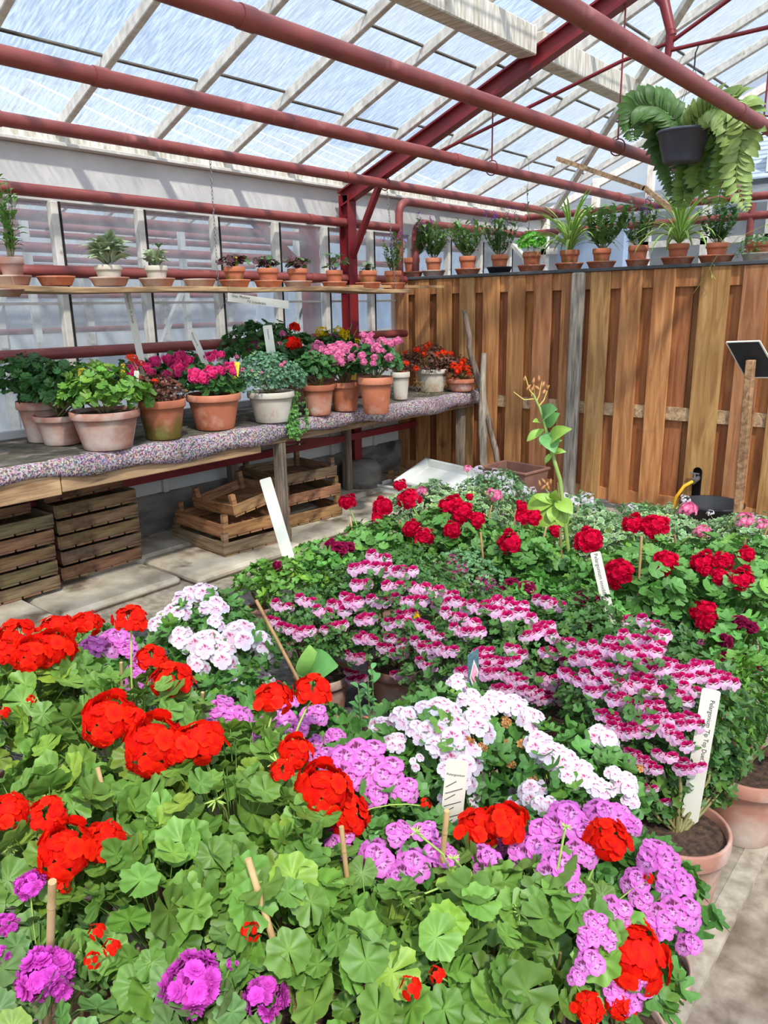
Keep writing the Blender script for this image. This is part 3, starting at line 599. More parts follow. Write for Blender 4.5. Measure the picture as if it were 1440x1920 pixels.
def lance_t(w=.22, curl=.25, c0=(1, 1, 1), edge=None, n=7):   # pointed leaf along +x
    V = []; C = []
    for i in range(n):
        u = i/(n-1); ww = w*math.sin(math.pi*min(1, u*.97+.02))**.8
        for j, v in enumerate((-1, 0, 1)): V.append((u, v*ww, curl*math.sin(u*2.2)-.35*curl*u*u*2+abs(v)*ww*.25)); C.append(edge if (edge is not None and j != 1) else c0)
    T = []
    for i in range(n-1):
        for j in (0, 1): a = i*3+j; T += [[a, a+3, a+4], [a, a+4, a+1]]
    return np.array(V), np.array(T), np.array(C, float)
LT['lance'] = [lance_t()]; LT['narrow'] = [lance_t(.11, .2)]; LT['oval'] = [lance_t(.34, .2)]
LT['lance_var'] = [lance_t(.2, .35, (1, 1, 1), (1.9, 1.7, 2.0))]

def rand_frames(D, flat=.5, jit=.4):
    N = len(D); Z = D*(1-flat)+np.array([0, 0, 1])*flat+rng.normal(0, jit, (N, 3)); Yh = rng.normal(0, 1, (N, 3)); return frames(Z, Yh)
def canopy(c, rx, rzr, n, lo=-.35):
    c = np.array(c); ph = rng.uniform(0, 2*math.pi, n); zz = rng.uniform(lo, 1, n); s = np.sqrt(1-zz**2)
    D = np.stack([s*np.cos(ph), s*np.sin(ph), zz], 1)
    q = 1+.10*np.sin(3*ph+c[0]*9)*s+.08*np.sin(5*zz+ph*2)
    dep = rng.choice([1, 0], n, p=[.72, .28]); k = np.where(dep == 1, rng.uniform(.86, 1.06, n), rng.uniform(.45, .85, n))
    P = c+D*np.array([rx, rx, rzr])*(q*k)[:, None]
    return D, P
def leaves(g, kind, D, P, size, color, var=.16, flat=.5, jit=.4, yellow=.12):
    T = LT[kind]; idx = rng.integers(0, len(T), len(P)); R = rand_frames(D, flat, jit); S = size*rng.uniform(.6, 1.15, len(P))
    t = rng.uniform(1-var*1.5, 1+var, (len(P), 1))*np.array([color]); yl = rng.uniform(0, 1, len(P)) < yellow
    t[yl] *= np.array([1.5, 1.22, .9]); t *= rng.uniform(.93, 1.07, (len(P), 3))
    for i in range(len(T)):
        m = idx == i
        if m.any(): g.inst(T[i], R[m], P[m]-R[m][:, :, 0]*(S[m]*.0)[:, None], S[m], t[m])
    return R, S

def petal(L, W, nu=5, nv=5, base=.25, curl=.12, ruf=.0, notch=0, fn=None, ph=0):
    V = []; C = []
    for i in range(nu):
        u = i/(nu-1)
        for j in range(nv):
            v = -1+2*j/(nv-1); w_ = W*(base+(1-base)*math.sin(min(1, u*1.12+.05)*math.pi*.62)**1.0) * (1 if u < .7 else math.sqrt(max(.05, 1-((u-.7)/.36)**2)))
            x = L*u*(1-notch*(1-abs(v))*u*.3); z = curl*L*u*u*(-1)+.10*L*u+ruf*L*math.sin(v*4.5+ph)*u+.05*L*v*v
            V.append((x, v*w_, z)); C.append(fn(u, v) if fn else (1, 1, 1))
    T = []
    for i in range(nu-1):
        for j in range(nv-1): a = i*nv+j; b = a+nv; T += [[a, b, b+1], [a, b+1, a+1]]
    return np.array(V), np.array(T), np.array(C, float)
def rotz(V, a): c, s = math.cos(a), math.sin(a); return V@np.array([[c, -s, 0], [s, c, 0], [0, 0, 1]]).T
def floret(petals):            # petals: list of (angle, template)
    V = []; F = []; C = []; n = 0
    for a, (v, f, c) in petals: V.append(rotz(v, a)); F.append(f+n); C.append(c); n += len(v)
    return np.concatenate(V), np.concatenate(F), np.concatenate(C)
def lerp(a, b, t): t = max(0, min(1, t)); return tuple(x*(1-t)+y*t for x, y in zip(a, b))
RED = srgb(250, 44, 10); RED2 = srgb(232, 24, 16); CRIM = srgb(224, 6, 62); CRIM2 = srgb(200, 0, 54); HOT = srgb(255, 84, 160); LPK = srgb(246, 150, 192); PUR = srgb(230, 92, 208)
def plain(c, c2): return lambda u, v: lerp(c2, c, u*1.4)
def regalf(base, pale, blotch, size=.5): 
    def f(u, v):
        c = lerp(pale, base, u*.9+.2)
        if .24 < u < .24+size and abs(v) < .7: c = lerp(blotch, c, .1)
        return c
    return f
D_ = math.radians
def fl_zonal(c, c2, W=.55): return floret([(D_(90+s), petal(1, W*.88, 5, 4, fn=plain(c, c2), ruf=.06, ph=i)) for i, s in enumerate((-36, 36, 108, 180, 252))])
def fl_double(c, c2): return floret([(D_(a), (p[0]*(s, s, s)+np.array((0, 0, z)), p[1], p[2])) for a, s, z, p in [(72*i+k*30, 1-.22*k, .16*k, petal(1, .5, 4, 4, curl=.05-.3*k, fn=plain(c, c2), ruf=.14, ph=i+k)) for k in range(3) for i in range(5)]])
PINK = srgb(234, 120, 212); PINK_P = srgb(246, 196, 244); BL = srgb(120, 0, 76); WH = srgb(238, 230, 236); WBL = srgb(196, 30, 110)
MAG = srgb(196, 8, 92); MAGD = srgb(150, 0, 62); PALE = srgb(250, 182, 224); MAR = srgb(112, 8, 46); MARE = srgb(190, 30, 96)
FL = {
 'scarlet': [fl_zonal(RED, RED2, .6), fl_zonal(RED2, RED, .62)],
 'crimson': [fl_double(CRIM, CRIM2)], 'hotpink': [fl_double(HOT, CRIM)], 'palepink': [fl_double(LPK, srgb(238, 110, 166))], 'purple': [fl_double(PUR, srgb(206, 56, 176))],
 'smallpink': [fl_zonal(srgb(246, 110, 160), srgb(250, 190, 210), .5)],
 'regalpink': [floret([(D_(90-34), petal(1, .64, 8, 6, ruf=.07, fn=regalf(PINK, PINK_P, BL, .45))), (D_(90+34), petal(1, .64, 8, 6, ruf=.07, ph=2, fn=regalf(PINK, PINK_P, BL, .45))),
        (D_(190), petal(1, .54, 7, 5, ruf=.06, ph=1, fn=regalf(PINK, PINK_P, BL, .22))), (D_(270), petal(1, .54, 7, 5, ruf=.06, fn=regalf(PINK, PINK_P, BL, .12))), (D_(350), petal(1, .54, 7, 5, ruf=.06, ph=3, fn=regalf(PINK, PINK_P, BL, .22)))])],
 'regalwhite': [floret([(D_(90-34), petal(1, .64, 8, 6, ruf=.06, fn=regalf(WH, srgb(246, 214, 232), WBL, .24))), (D_(90+34), petal(1, .64, 8, 6, ruf=.06, ph=2, fn=regalf(WH, srgb(246, 214, 232), WBL, .24))),
        (D_(190), petal(1, .5, 5, 5, ruf=.05, ph=1, fn=regalf(WH, srgb(244, 200, 226), WH, 0))), (D_(270), petal(1, .5, 5, 5, ruf=.05, fn=regalf(WH, srgb(244, 200, 226), WH, 0))), (D_(350), petal(1, .5, 5, 5, ruf=.05, ph=3, fn=regalf(WH, srgb(244, 200, 226), WH, 0)))])],
 'duet': [floret([(D_(90-33), petal(1, .6, 5, 5, fn=lambda u, v: lerp(MAGD if u < .5 else MAG, PALE, (abs(v)-.8)*2 if u > .7 else 0))), (D_(90+33), petal(1, .6, 5, 5, fn=lambda u, v: lerp(MAGD if u < .5 else MAG, PALE, (abs(v)-.8)*2 if u > .7 else 0))),
        (D_(196), petal(1.12, .54, 4, 4, ruf=.05, fn=lambda u, v: lerp(WH, PALE, u*1.3))), (D_(270), petal(1.2, .56, 4, 4, ruf=.05, fn=lambda u, v: lerp(WH, PALE, u*1.3))), (D_(344), petal(1.12, .54, 4, 4, ruf=.05, fn=lambda u, v: lerp(WH, PALE, u*1.3)))])],
 'maroon': [floret([(D_(18+72*i), petal(1, .55, 5, 5, ruf=.14, ph=i, fn=lambda u, v: lerp(MAR, MARE, (u-.75)*4+max(0, abs(v)-.8)*2))) for i in range(5)])],
 'tinywhite': [fl_zonal(srgb(244, 238, 240), srgb(236, 200, 214), .34)], 'tinymag': [fl_zonal(srgb(226, 84, 170), srgb(190, 30, 110), .24)],
 'orange': [fl_zonal(srgb(252, 70, 24), srgb(230, 40, 20), .4)], 'yellow': [fl_zonal(srgb(250, 214, 20), srgb(226, 170, 10), .5)],
 'dead': [fl_zonal(srgb(214, 158, 96), srgb(160, 100, 60), .4)],
}
# florets per head, floret radius / head radius, dome half angle, flatness of the floret tilt
HK = {'scarlet': (34, .31, 92, .0), 'crimson': (20, .40, 100, 0), 'hotpink': (16, .42, 95, 0), 'palepink': (16, .42, 100, 0), 'purple': (18, .42, 110, 0), 'smallpink': (12, .4, 95, 0),
      'regalpink': (5, .62, 62, 0), 'regalwhite': (6, .52, 66, 0), 'duet': (3, .60, 50, 0), 'maroon': (5, .6, 60, 0), 'tinywhite': (16, .26, 80, 0), 'tinymag': (14, .26, 100, 0), 'orange': (9, .36, 80, 0), 'yellow': (14, .3, 100, 0), 'dead': (5, .5, 80, 0)}
def head_geo(kind, few=False):
    n, fr_, am, _ = HK[kind]; n = max(3, n//4) if few else n
    g = G(); am = math.radians(am); k = np.arange(n)+.5; cz = 1-(1-math.cos(am))*k/n; ph = k*2.39996+rng.uniform(0, 6)
    s = np.sqrt(1-cz**2); D = np.stack([s*np.cos(ph), s*np.sin(ph), cz], 1)+rng.normal(0, .07, (n, 3))
    R0 = (.72 if kind == 'regalpink' else .80) if kind.startswith('regal') else (1-fr_*.6)*(1 if n > 8 else .8)
    P = D*np.array([R0, R0, R0*.78])-np.array([0, 0, R0*.35]); P += rng.normal(0, .04 if n < 10 else .08, P.shape)
    if kind == 'duet': xs = (np.arange(n)-(n-1)/2)*.6; P = np.stack([xs+rng.normal(0, .08, n), rng.normal(0, .22, n), -.25*xs**2+rng.normal(0, .05, n)], 1); D = np.stack([xs*.6, -.1+0*xs, 1+0*xs], 1)
    T = FL[kind]; Yh = np.tile(np.array([[0, 1., 0.]]), (n, 1))+rng.normal(0, .2, (n, 3)) if kind in ('duet', 'regalpink', 'regalwhite') else rng.normal(0, 1, (n, 3))
    Z = D+np.array([0, -.25, 0]) if kind == 'duet' else (D*.75+np.array([0, 0, .4])+rng.normal(0, .12, D.shape) if kind.startswith('regal') else D+rng.normal(0, .2, D.shape))
    R = frames(Z, Yh); S = fr_*rng.uniform(.85, 1.15, n); tt = rng.uniform(.86, 1.08, (n, 1))*rng.uniform(.97, 1.03, (n, 3))
    for i in range(len(T)):
        m = np.arange(n) % len(T) == i; g.inst(T[i], R[m], P[m], S[m], tt[m])
    gc = srgb(110, 140, 60)
    for p in P[:: 1 if n < 10 else 2]: g.tube([(0, 0, -R0*1.15), p*.97], .018, 3, gc, cap=False)
    return g
HM = {}
def head_mesh(kind, few=False):
    key = (kind, few)
    if key not in HM: HM[key] = [head_geo(kind, few).mesh('flower_head', M['petal']) for _ in range(2 if few else (5 if kind == 'duet' else 4))]
    return random.choice(HM[key])
def head(plant, kind, p, size, out, few=False, stalk=None, few_name='flower_head'):
    o = bpy.data.objects.new(few_name, head_mesh(kind, few)); col.objects.link(o); o.parent = plant
    Z = nrm(out); R = frames(np.array([Z]), np.array([[0.0, 0.0, 1.0]]) + rng.normal(0, .08, (1, 3)))[0]
    s = size*rng.uniform(.93, 1.07); Mx = Matrix.Identity(4)
    for i in range(3):
        for j in range(3): Mx[i][j] = R[i][j]*s
    q = np.array(p)-np.array(LOC[plant.name])
    for i in range(3): Mx[i][3] = q[i]
    o.matrix_local = Mx
    if stalk is not None:
        a = np.array(p)-Z*size*.75; b = np.array(stalk); m_ = (a+b)/2+np.array([0, 0, .25*np.linalg.norm(a-b)])
        pts = [(1-t)**2*b+2*t*(1-t)*m_+t*t*a for t in np.linspace(0, 1, 7)]
        g = G(); g.tube([x-np.array(LOC[plant.name]) for x in pts], .0028 if size > .03 else .0016, 5, srgb(150, 176, 84))
        me = g.mesh('stalk', M['stem']); so = bpy.data.objects.new('stalk', me); col.objects.link(so); so.parent = o
        so.matrix_local = Mx.inverted()
    return o

def pot_geo(R, H, m=0, rim=.2, bulge=0):
    g = G(); rb_ = R*.70; rh = H*rim; t = max(.005, R*.08); ro = R*.93
    prof = [(0, 0), (rb_*.97, 0), (rb_, .004)]
    for k in range(1, 6): q = k/5; prof.append((rb_+(ro*.98-rb_)*q+bulge*R*math.sin(q*math.pi), .004+(H-rh-.004)*q))
    prof += [(R*.985, H-rh+.001), (R, H-rh+.006), (R, H-.004), (R-.003, H), (R-t+.002, H), (R-t, H-.004), (R-t-.002, H-rh*.55)]
    g.lathe(prof, 36); return g
def add_pot(root, R, H, style='terra', rim=.2, bulge=0):
    g = pot_geo(R, H, 0, rim, bulge)
    V = np.concatenate(g.V); C = np.ones((len(V), 3)); h = V[:, 2]/H
    if style == 'terra': C[h > 1-rim-.01] = (1.12, 1.3, 1.45)          # lime bloom on the rim
    mossy = style == 'moss'
    if mossy:
        a = np.arctan2(V[:, 1], V[:, 0]); k = np.clip((.62+.12*np.sin(3*a)+.1*np.sin(7*a)-h)*3, 0, 1)[:, None]; C = C*(1-k)+np.array([(.34, .72, .22)])*k
    if style == 'halfwhite':
        a = np.arctan2(V[:, 1], V[:, 0]); k = np.clip((.72+.1*np.sin(4*a)-h)*4, 0, 1)*np.clip((h-.02)*5, 0, 1); k = (k*(h < .8))[:, None]; C = C*(1-k)+np.array([(1.25, 1.9, 2.6)])*k
    g.C = [C]
    V2 = V+np.array(LOC[root.name]); g.V = [V2]
    m = {'terra': 'terra', 'orange': 'terra', 'old': 'terra_old', 'white': 'terra_white', 'moss': 'terra', 'halfwhite': 'terra', 'black': 'black_plastic', 'brown': 'brown_plastic'}[style]
    g.build('pot', M[m], root)
    g = G(); n = 24; V = [(0, 0, 0)]+[(R*.9*math.cos(a), R*.9*math.sin(a), 0) for a in np.linspace(0, 2*math.pi, n, endpoint=False)]
    V = np.array(V)+np.array([0, 0, H*(1-rim*.5)]); V[0, 2] += R*.05; g.add(V+np.array(LOC[root.name]), [[0, 1+i, 1+(i+1) % n] for i in range(n)]); g.build('soil', M['soil'], root)

GREEN = {'scarlet': srgb(112, 148, 62), 'crimson': srgb(96, 144, 66), 'regal': srgb(84, 130, 58), 'duet': srgb(72, 110, 50), 'var': srgb(112, 146, 88), 'tiny': srgb(112, 156, 104), 'dark': srgb(66, 110, 54), 'fresh': srgb(104, 150, 58), 'ivy': srgb(116, 150, 84), 'maroon': srgb(100, 156, 70), 'grey': srgb(104, 146, 112), 'bronze': srgb(112, 70, 56)}
# foliage recipes: leaf set, leaf radius, colour, cover, petiole
FK = {'scarlet': ('big', .044, 'scarlet', 2.05, True), 'crimson': ('mid', .030, 'crimson', 2.6, True), 'regal': ('regal', .026, 'regal', 2.3, False), 'duet': ('small', .0155, 'duet', 1.9, False),
      'var': ('var', .020, 'var', 2.4, False), 'tiny': ('small', .010, 'tiny', 1.7, False), 'maroon': ('regal', .026, 'maroon', 2.3, False), 'fresh': ('regal', .024, 'fresh', 2.2, False), 'ivy': ('big', .036, 'ivy', 2.2, True),
      'bench': ('mid', .028, 'dark', 2.6, False), 'benchfresh': ('mid', .030, 'fresh', 2.6, False), 'bronze': ('small', .014, 'bronze', 1.8, False), 'grey': ('small', .011, 'grey', 1.8, False)}
def foliage(root, base, c, rx, rzr, fk, name='foliage', lo=-.35, cover=1, yellow=.1):
    kind, size, colr, cov, pet = FK[fk]; area = 2*math.pi*rx*(rx+rzr)/2*(1-lo); n = int(cov*cover*area/(math.pi*size*size)*1.15)
    n = min(n, 2600); D, P = canopy(c, rx, rzr, n, lo); g = G()
    R, S = leaves(g, kind, D, P, size, GREEN[colr], yellow=yellow, jit=.5 if kind == 'big' else .4, var=.22 if kind == 'big' else .16)
    if pet:
        c3 = np.array(c)
        for p in P: q = p+(c3-np.array([0, 0, rzr*.8])-p)*rng.uniform(.5, .8); g.tube([q, (q+p)/2+np.array([0, 0, .012]), p], .0016, 3, np.array(GREEN[colr])*1.3, cap=False)
    g.build(name, M['leaf'], root)
    g = G(); b = np.array(base)
    for k in range(7):
        a = k*.9; t = np.array(c)+np.array([math.cos(a)*rx*.6, math.sin(a)*rx*.6, rzr*.3])
        m_ = (b+t)/2+np.array([math.cos(a), math.sin(a), 0])*rx*.15; g.tube([b+rng.normal(0, .008, 3)*(1, 1, 0), m_, t], [.005, .0045, .003], 5, srgb(120, 110, 66))
    g.build('branches', M['stem'], root)

PL = []          # every potted plant that carries heads placed from the lists below
def plant(px, py, zc, rp, fk, heads, label, potR=.10, potH=.17, style='old', rzf=.75, name='potted_geranium', cat='potted plant', group=None, floor_z=0, dx=0, dy=0, cover=1, lo=-.35, yellow=.1, pot_at=None):
    c = at(px, py, 'z', zc); rx = rp*mpp(c)
    if pot_at: q = at(*pot_at, 'z', potH); dx, dy = q[0]-c[0], q[1]-c[1]
    b = np.array([c[0]+dx, c[1]+dy, floor_z])
    r = thing(name, b, label, cat, group); add_pot(r, potR, potH, style)
    foliage(r, b+np.array([0, 0, potH*.85]), c, rx, rx*rzf, fk, cover=cover, lo=lo, yellow=yellow)
    PL.append(dict(o=r, c=c, rx=rx, rz=rx*rzf, heads=heads, px=px, py=py, rp=rp, b=b+np.array([0, 0, potH*.9]), n=0)); return r

def place_heads(kind, pts, fewset=(), out=(0, 0, .5), lift=1.0, stalk=True):
    cand = [p for p in PL if kind in p['heads']]
    def hit(p_, d, k):
        A = np.array([p_['rx'], p_['rx'], p_['rz']])*k; o_ = (CAM-p_['c'])/A; dd = d/A; aa, bb, cc = dd@dd, 2*o_@dd, o_@o_-1; disc = bb*bb-4*aa*cc
        return ((-bb-math.sqrt(disc))/(2*aa) if disc > 0 else None), -bb/(2*aa)
    for i, h in enumerate(pts):
        x, y, r = h[:3]; d = ray(x, y); near = sorted(cand, key=lambda p: math.hypot(x-p['px'], (y-p['py']))/p['rp'])[:3]; best = near[0]
        t0, tc_ = hit(best, d, 1+.06*lift); t = t0 if t0 else tc_
        for q in near[1:]:                                    # of the neighbours the sight line meets, the one met first bears the flower
            tq, _ = hit(q, d, 1+.06*lift)
            if tq and tq < t-.02 and math.hypot(x-q['px'], y-q['py']) < q['rp']*1.1: best, t = q, tq
        tf = [hit(q, d, 1.0)[0] for q in PL if q is not best]; tf = [q for q in tf if q and q < t]
        if tf and t-min(tf) < .16: t = min(tf)-.015
        A = np.array([best['rx'], best['rx'], best['rz']])*(1+.06*lift)
        p = CAM+d*t; size = r*mpp(p)
        n = nrm((p-best['c'])/A**2*A[0]); vz = nrm(CAM-p)
        Z = n*.45+np.array(out)+vz*(.55)
        if kind == 'duet': Z = nrm(np.array([vz[0], vz[1], 0]))*.9+n*.35+np.array((0, 0, .28))
        st = best['c']+np.array([0, 0, -best['rz']*.2]) if stalk and best['n'] < 45 else None
        if st is not None: st = st+(p-st)*np.array([.45, .45, 0])
        best['n'] += 1
        head(best['o'], kind, p, size, Z, few=len(h) > 3, stalk=st)

# ---------------- the flower island on the floor ----------------
A_ = 'potted geraniums of the foreground'
def seen(s): return s
plant(40, 1330, .40, 165, 'scarlet', ['scarlet'], 'scarlet geranium at the left edge, its red heads level with the stone slabs', .11, .18)
plant(235, 1430, .42, 185, 'scarlet', ['scarlet'], 'scarlet geranium with the widest red cluster, left of the picture centre', .12, .18)
plant(440, 1545, .40, 190, 'scarlet', ['scarlet'], 'leafy scarlet geranium in the middle of the foreground, almost without heads of its own', .12, .18)
plant(90, 1600, .40, 190, 'scarlet', ['scarlet'], 'scarlet geranium at the left edge with three touching red heads above purple flowers', .12, .18)
plant(300, 1720, .36, 190, 'scarlet', ['scarlet'], 'leafy scarlet geranium with a few drooping red florets beside a bamboo cane', .12, .17)
plant(540, 1700, .38, 150, 'scarlet', ['scarlet'], 'scarlet geranium below the long double red head near the picture centre', .12, .18)
plant(700, 1810, .34, 165, 'scarlet', ['scarlet'], 'scarlet geranium low in front with two loose few-petalled heads, big pale leaves', .12, .16, dx=-.02)
plant(900, 1820, .34, 160, 'scarlet', ['scarlet'], 'scarlet geranium with wide light green leaves left of the large round red head', .12, .17)
plant(1030, 1740, .34, 150, 'scarlet', ['scarlet'], 'scarlet geranium in the near right corner bearing the largest round red head', .12, .16)
plant(880, 1690, .34, 95, 'scarlet', ['scarlet'], 'scarlet geranium whose broad red head stands before the white flowers', .11, .17, cover=.8)
plant(70, 1860, .34, 150, 'ivy', ['purple'], 'grey green plant with a round purple head in the near left corner', .11, .16, cover=.8)
plant(370, 1900, .32, 140, 'ivy', ['purple'], 'plant with round purple heads at the bottom edge, in an old clay pot', .12, .17, cover=.7)
for a in ((190, 1250, .34, 95, 'pink regal geranium tucked behind the red heads at the left edge'),
          (430, 1350, .34, 110, 'pink regal geranium just in front of the left white one'),
          (560, 1370, .34, 90, 'pink regal geranium behind the orange red heads beside the bare soil pot'),
          (690, 1470, .36, 120, 'pink regal geranium with dark blotches, left of the grey paper label'),
          (760, 1620, .32, 125, 'pink regal geranium low in the middle, behind a bamboo cane'),
          (1060, 1600, .34, 125, 'pink regal geranium under the right white one, facing the path'),
          (1215, 1680, .32, 110, 'pink regal geranium spilling over the kerb on the right'),
          (1160, 1810, .30, 105, 'pink regal geranium behind the largest round red head')):
    plant(a[0], a[1], a[2], a[3], 'regal', ['regalpink'], a[4], .10, .16, 'old', rzf=.7)
plant(395, 1215, .36, 115, 'regal', ['regalwhite', 'dead'], 'white regal geranium on the left, near the stone slabs', .11, .17, rzf=.8)
plant(840, 1410, .38, 135, 'regal', ['regalwhite', 'dead'], 'white regal geranium in the centre with the picture tag', .12, .18, rzf=.8)
plant(1060, 1470, .36, 125, 'regal', ['regalwhite', 'dead'], 'white regal geranium on the right with brown spent flowers', .12, .18, rzf=.75)
plant(600, 1185, .34, 105, 'duet', ['duet', 'yellow'], 'two-tone pink geranium at the left end of the mass, behind the broad leaved seedling', .11, .18)
plant(745, 1150, .38, 150, 'duet', ['duet', 'yellow'], 'two-tone pink geranium with the widest spread, left of the maroon ones', .12, .18)
plant(930, 1240, .38, 150, 'duet', ['duet'], 'two-tone pink geranium in the middle, right behind the picture tag', .12, .18)
plant(1075, 1220, .38, 130, 'duet', ['duet'], 'two-tone pink geranium just in front of the leaning printed label', .12, .18)
plant(1222, 1345, .40, 170, 'duet', ['duet'], 'large two-tone pink geranium in a clay pot on the right with a printed stake', .125, .24, 'old', rzf=.95, pot_at=(1272, 1545), lo=-.75)
_t5 = PL[-1]
for q_, r_ in (((1235, 1440, .32), 75), ((1352, 1430, .30), 42), ((1225, 1500, .27), 50), ((1330, 1480, .27), 36)):
    c_ = at(q_[0], q_[1], 'z', q_[2]); foliage(_t5['o'], _t5['b'], c_, r_*mpp(c_), r_*mpp(c_)*.8, 'duet', name='side_foliage', lo=-.6)
for a in ((715, 1045, .36, 90, 'crimson geranium farthest left, next to the crates'),
          (850, 1025, .40, 100, 'crimson geranium left of the tall lily stalk, second from the crates'),
          (975, 1060, .38, 95, 'crimson geranium right beside the tall lily stalk on its left'),
          (1210, 1120, .40, 130, 'crimson geranium right of the leaning printed label'),
          (1375, 1120, .40, 140, 'crimson geranium at the right edge, in front of the sign post')):
    plant(a[0], a[1], a[2], a[3], 'crimson', ['crimson'], a[4], .11, .18)
for a in ((805, 962, .38, 72, 'cream edged variegated geranium in front of the white tray'),
          (890, 975, .38, 75, 'cream edged variegated geranium in front of the brown planter box'),
          (1120, 1030, .38, 85, 'cream edged variegated geranium right of the lily stalk'),
          (1250, 1030, .36, 95, 'cream edged variegated geranium below the yellow hose'),
          (1400, 1040, .36, 95, 'cream edged variegated geranium around the foot of the sign post')):
    plant(a[0], a[1], a[2], a[3], 'var', ['smallpink'], a[4], .10, .17)
for a in ((930, 938, .34, 70, 'fine leaved geranium with tiny white flowers in front of the brown planter'),
          (1080, 985, .34, 75, 'fine leaved geranium with tiny white flowers at the foot of the fence post'),
          (1200, 990, .30, 60, 'fine leaved geranium with tiny white flowers left of the tap'),
          (1370, 1015, .32, 60, 'fine leaved geranium with tiny white flowers by the black tub')):
    plant(a[0], a[1], a[2], a[3], 'tiny', ['tinywhite'], a[4], .09, .16)
plant(875, 1085, .36, 75, 'tiny', ['tinymag'], 'wispy magenta flowered geranium behind the two-tone mass', .08, .15)
plant(1250, 1190, .34, 60, 'tiny', ['tinymag'], 'feathery leaved plant with sparse pink stars, beyond the large two-tone one', .08, .15)
plant(620, 1065, .36, 70, 'maroon', ['maroon'], 'maroon flowered geranium farthest left, beside the plain wooden stake', .09, .16)
plant(1000, 1130, .36, 65, 'maroon', ['maroon'], 'maroon flowered geranium in front of the lily pot', .09, .16)
plant(1110, 1150, .38, 75, 'maroon', ['maroon'], 'maroon flowered geranium around the leaning printed label', .09, .16)
plant(1370, 1215, .36, 85, 'maroon', ['maroon'], 'maroon flowered geranium at the right edge behind the leafy clay pot', .09, .16)
plant(560, 1105, .32, 75, 'fresh', [], 'fresh green plant without flowers around the foot of the plain wooden stake', .09, .15)
plant(490, 1090, .24, 45, 'fresh', [], 'small green plant on the edge of the stone slabs', .07, .12)
plant(1395, 1325, .36, 105, 'fresh', [], 'plain leafy green geranium in the clay pot at the right edge', .125, .22, 'old', rzf=.8, pot_at=(1402, 1432))

SC = [(30,1185,40),(8,1218,30),(60,1222,42),(100,1210,45),(108,1178,40),(165,1164,28),(245,1156,34),(283,1228,32),(322,1268,44),(203,1342,52),(290,1390,60),(378,1384,48),(15,1518,40),(88,1520,42),
 (125,1590,60),(197,1575,44),(515,1303,38),(587,1288,40),(555,1405,36),(528,1440,26),(610,1475,60),(655,1522,46),(900,1545,48),(945,1535,46),(1140,1565,46),(1192,1790,72),(1105,1890,32),(1165,1875,34),
 (770,1850,32,1),(818,1826,22,1),(470,1745,24,1),(180,1745,24,1),(207,1775,24,1),(173,1800,20,1),(800,1505,15,1),(120,1660,18,1),(1218,1645,16,1),(5,1335,18,1),(60,1310,12,1),(345,1395,40),(250,1345,30)]
place_heads('scarlet', SC, out=(0, 0, .8), lift=2.4)
place_heads('purple', [(85,1825,50),(357,1838,52),(500,1865,36),(55,1655,26),(15,1730,20),(5,1790,20,1),(435,1806,14,1)], out=(0, 0, .5), lift=1.5)
RPK = [(170,1215,28),(215,1202,30),(160,1250,22),(240,1218,24),(255,1258,24),(268,1290,26),(250,1278,20),(340,1332,18),(412,1330,32),(440,1352,30),(385,1355,22),(520,1345,34),(555,1372,28),(592,1342,26),(485,1372,22),(540,1318,20),(470,1390,16),
 (640,1430,42),(605,1420,26),(690,1418,40),(665,1455,34),(725,1450,38),(760,1482,30),(700,1490,26),(640,1580,34),(625,1602,26),(700,1608,38),(745,1562,26),(770,1620,34),(820,1600,32),(800,1560,24),(840,1612,26),(910,1612,30),(930,1588,20),(685,1722,18),(740,1645,20),
 (1060,1535,44),(1020,1560,34),(1130,1530,36),(1180,1550,30),(1000,1590,34),(1045,1622,38),(975,1600,28),(1095,1600,28),(1100,1560,26),(1160,1528,26),(1230,1608,42),(1262,1655,38),(1282,1712,36),(1290,1765,24),(1190,1650,26),(1205,1690,22),(1250,1720,28),
 (1120,1730,24),(1160,1710,28),(1230,1740,28),(1105,1800,28),(1080,1670,18),(1195,1840,28),(1180,1880,24),(1100,1760,24),(1140,1760,24),(1150,1860,24),(1080,1830,16),(320,1330,12,1),(625,1380,20),(590,1395,18)]
place_heads('regalpink', RPK, out=(0, 0, .35), lift=1.8)
WHT = [(350,1118,26),(380,1112,28),(398,1138,26),(335,1145,26),(300,1170,22),(340,1196,26),(385,1208,32),(418,1228,34),(450,1192,34),(490,1205,30),(372,1240,24),(500,1290,28),(440,1290,22),(515,1310,18),(405,1165,18),(310,1155,16),
 (715,1365,28),(758,1345,30),(790,1372,30),(740,1392,22),(830,1330,34),(845,1372,38),(895,1355,36),(868,1422,38),(825,1400,26),(930,1318,34),(965,1325,32),(990,1345,30),(860,1282,28),(880,1310,24),(1010,1398,34),(1045,1420,34),(1092,1452,34),(1130,1382,32),
 (1000,1490,36),(975,1512,26),(1020,1510,22),(1125,1480,26),(1172,1470,28),(1182,1500,18),(832,1502,18,1),(888,1505,16,1),(868,1455,28),(800,1330,24),(1065,1450,26),(780,1430,16,1),(1150,1450,16),(905,1320,24),(845,1445,24)]
place_heads('regalwhite', WHT, out=(0, 0, .4), lift=.9)
place_heads('dead', [(880,1388,15),(905,1400,13),(950,1352,15),(982,1392,16),(960,1432,11),(1000,1460,12),(950,1390,9),(1200,1440,10)], lift=.8, stalk=False)
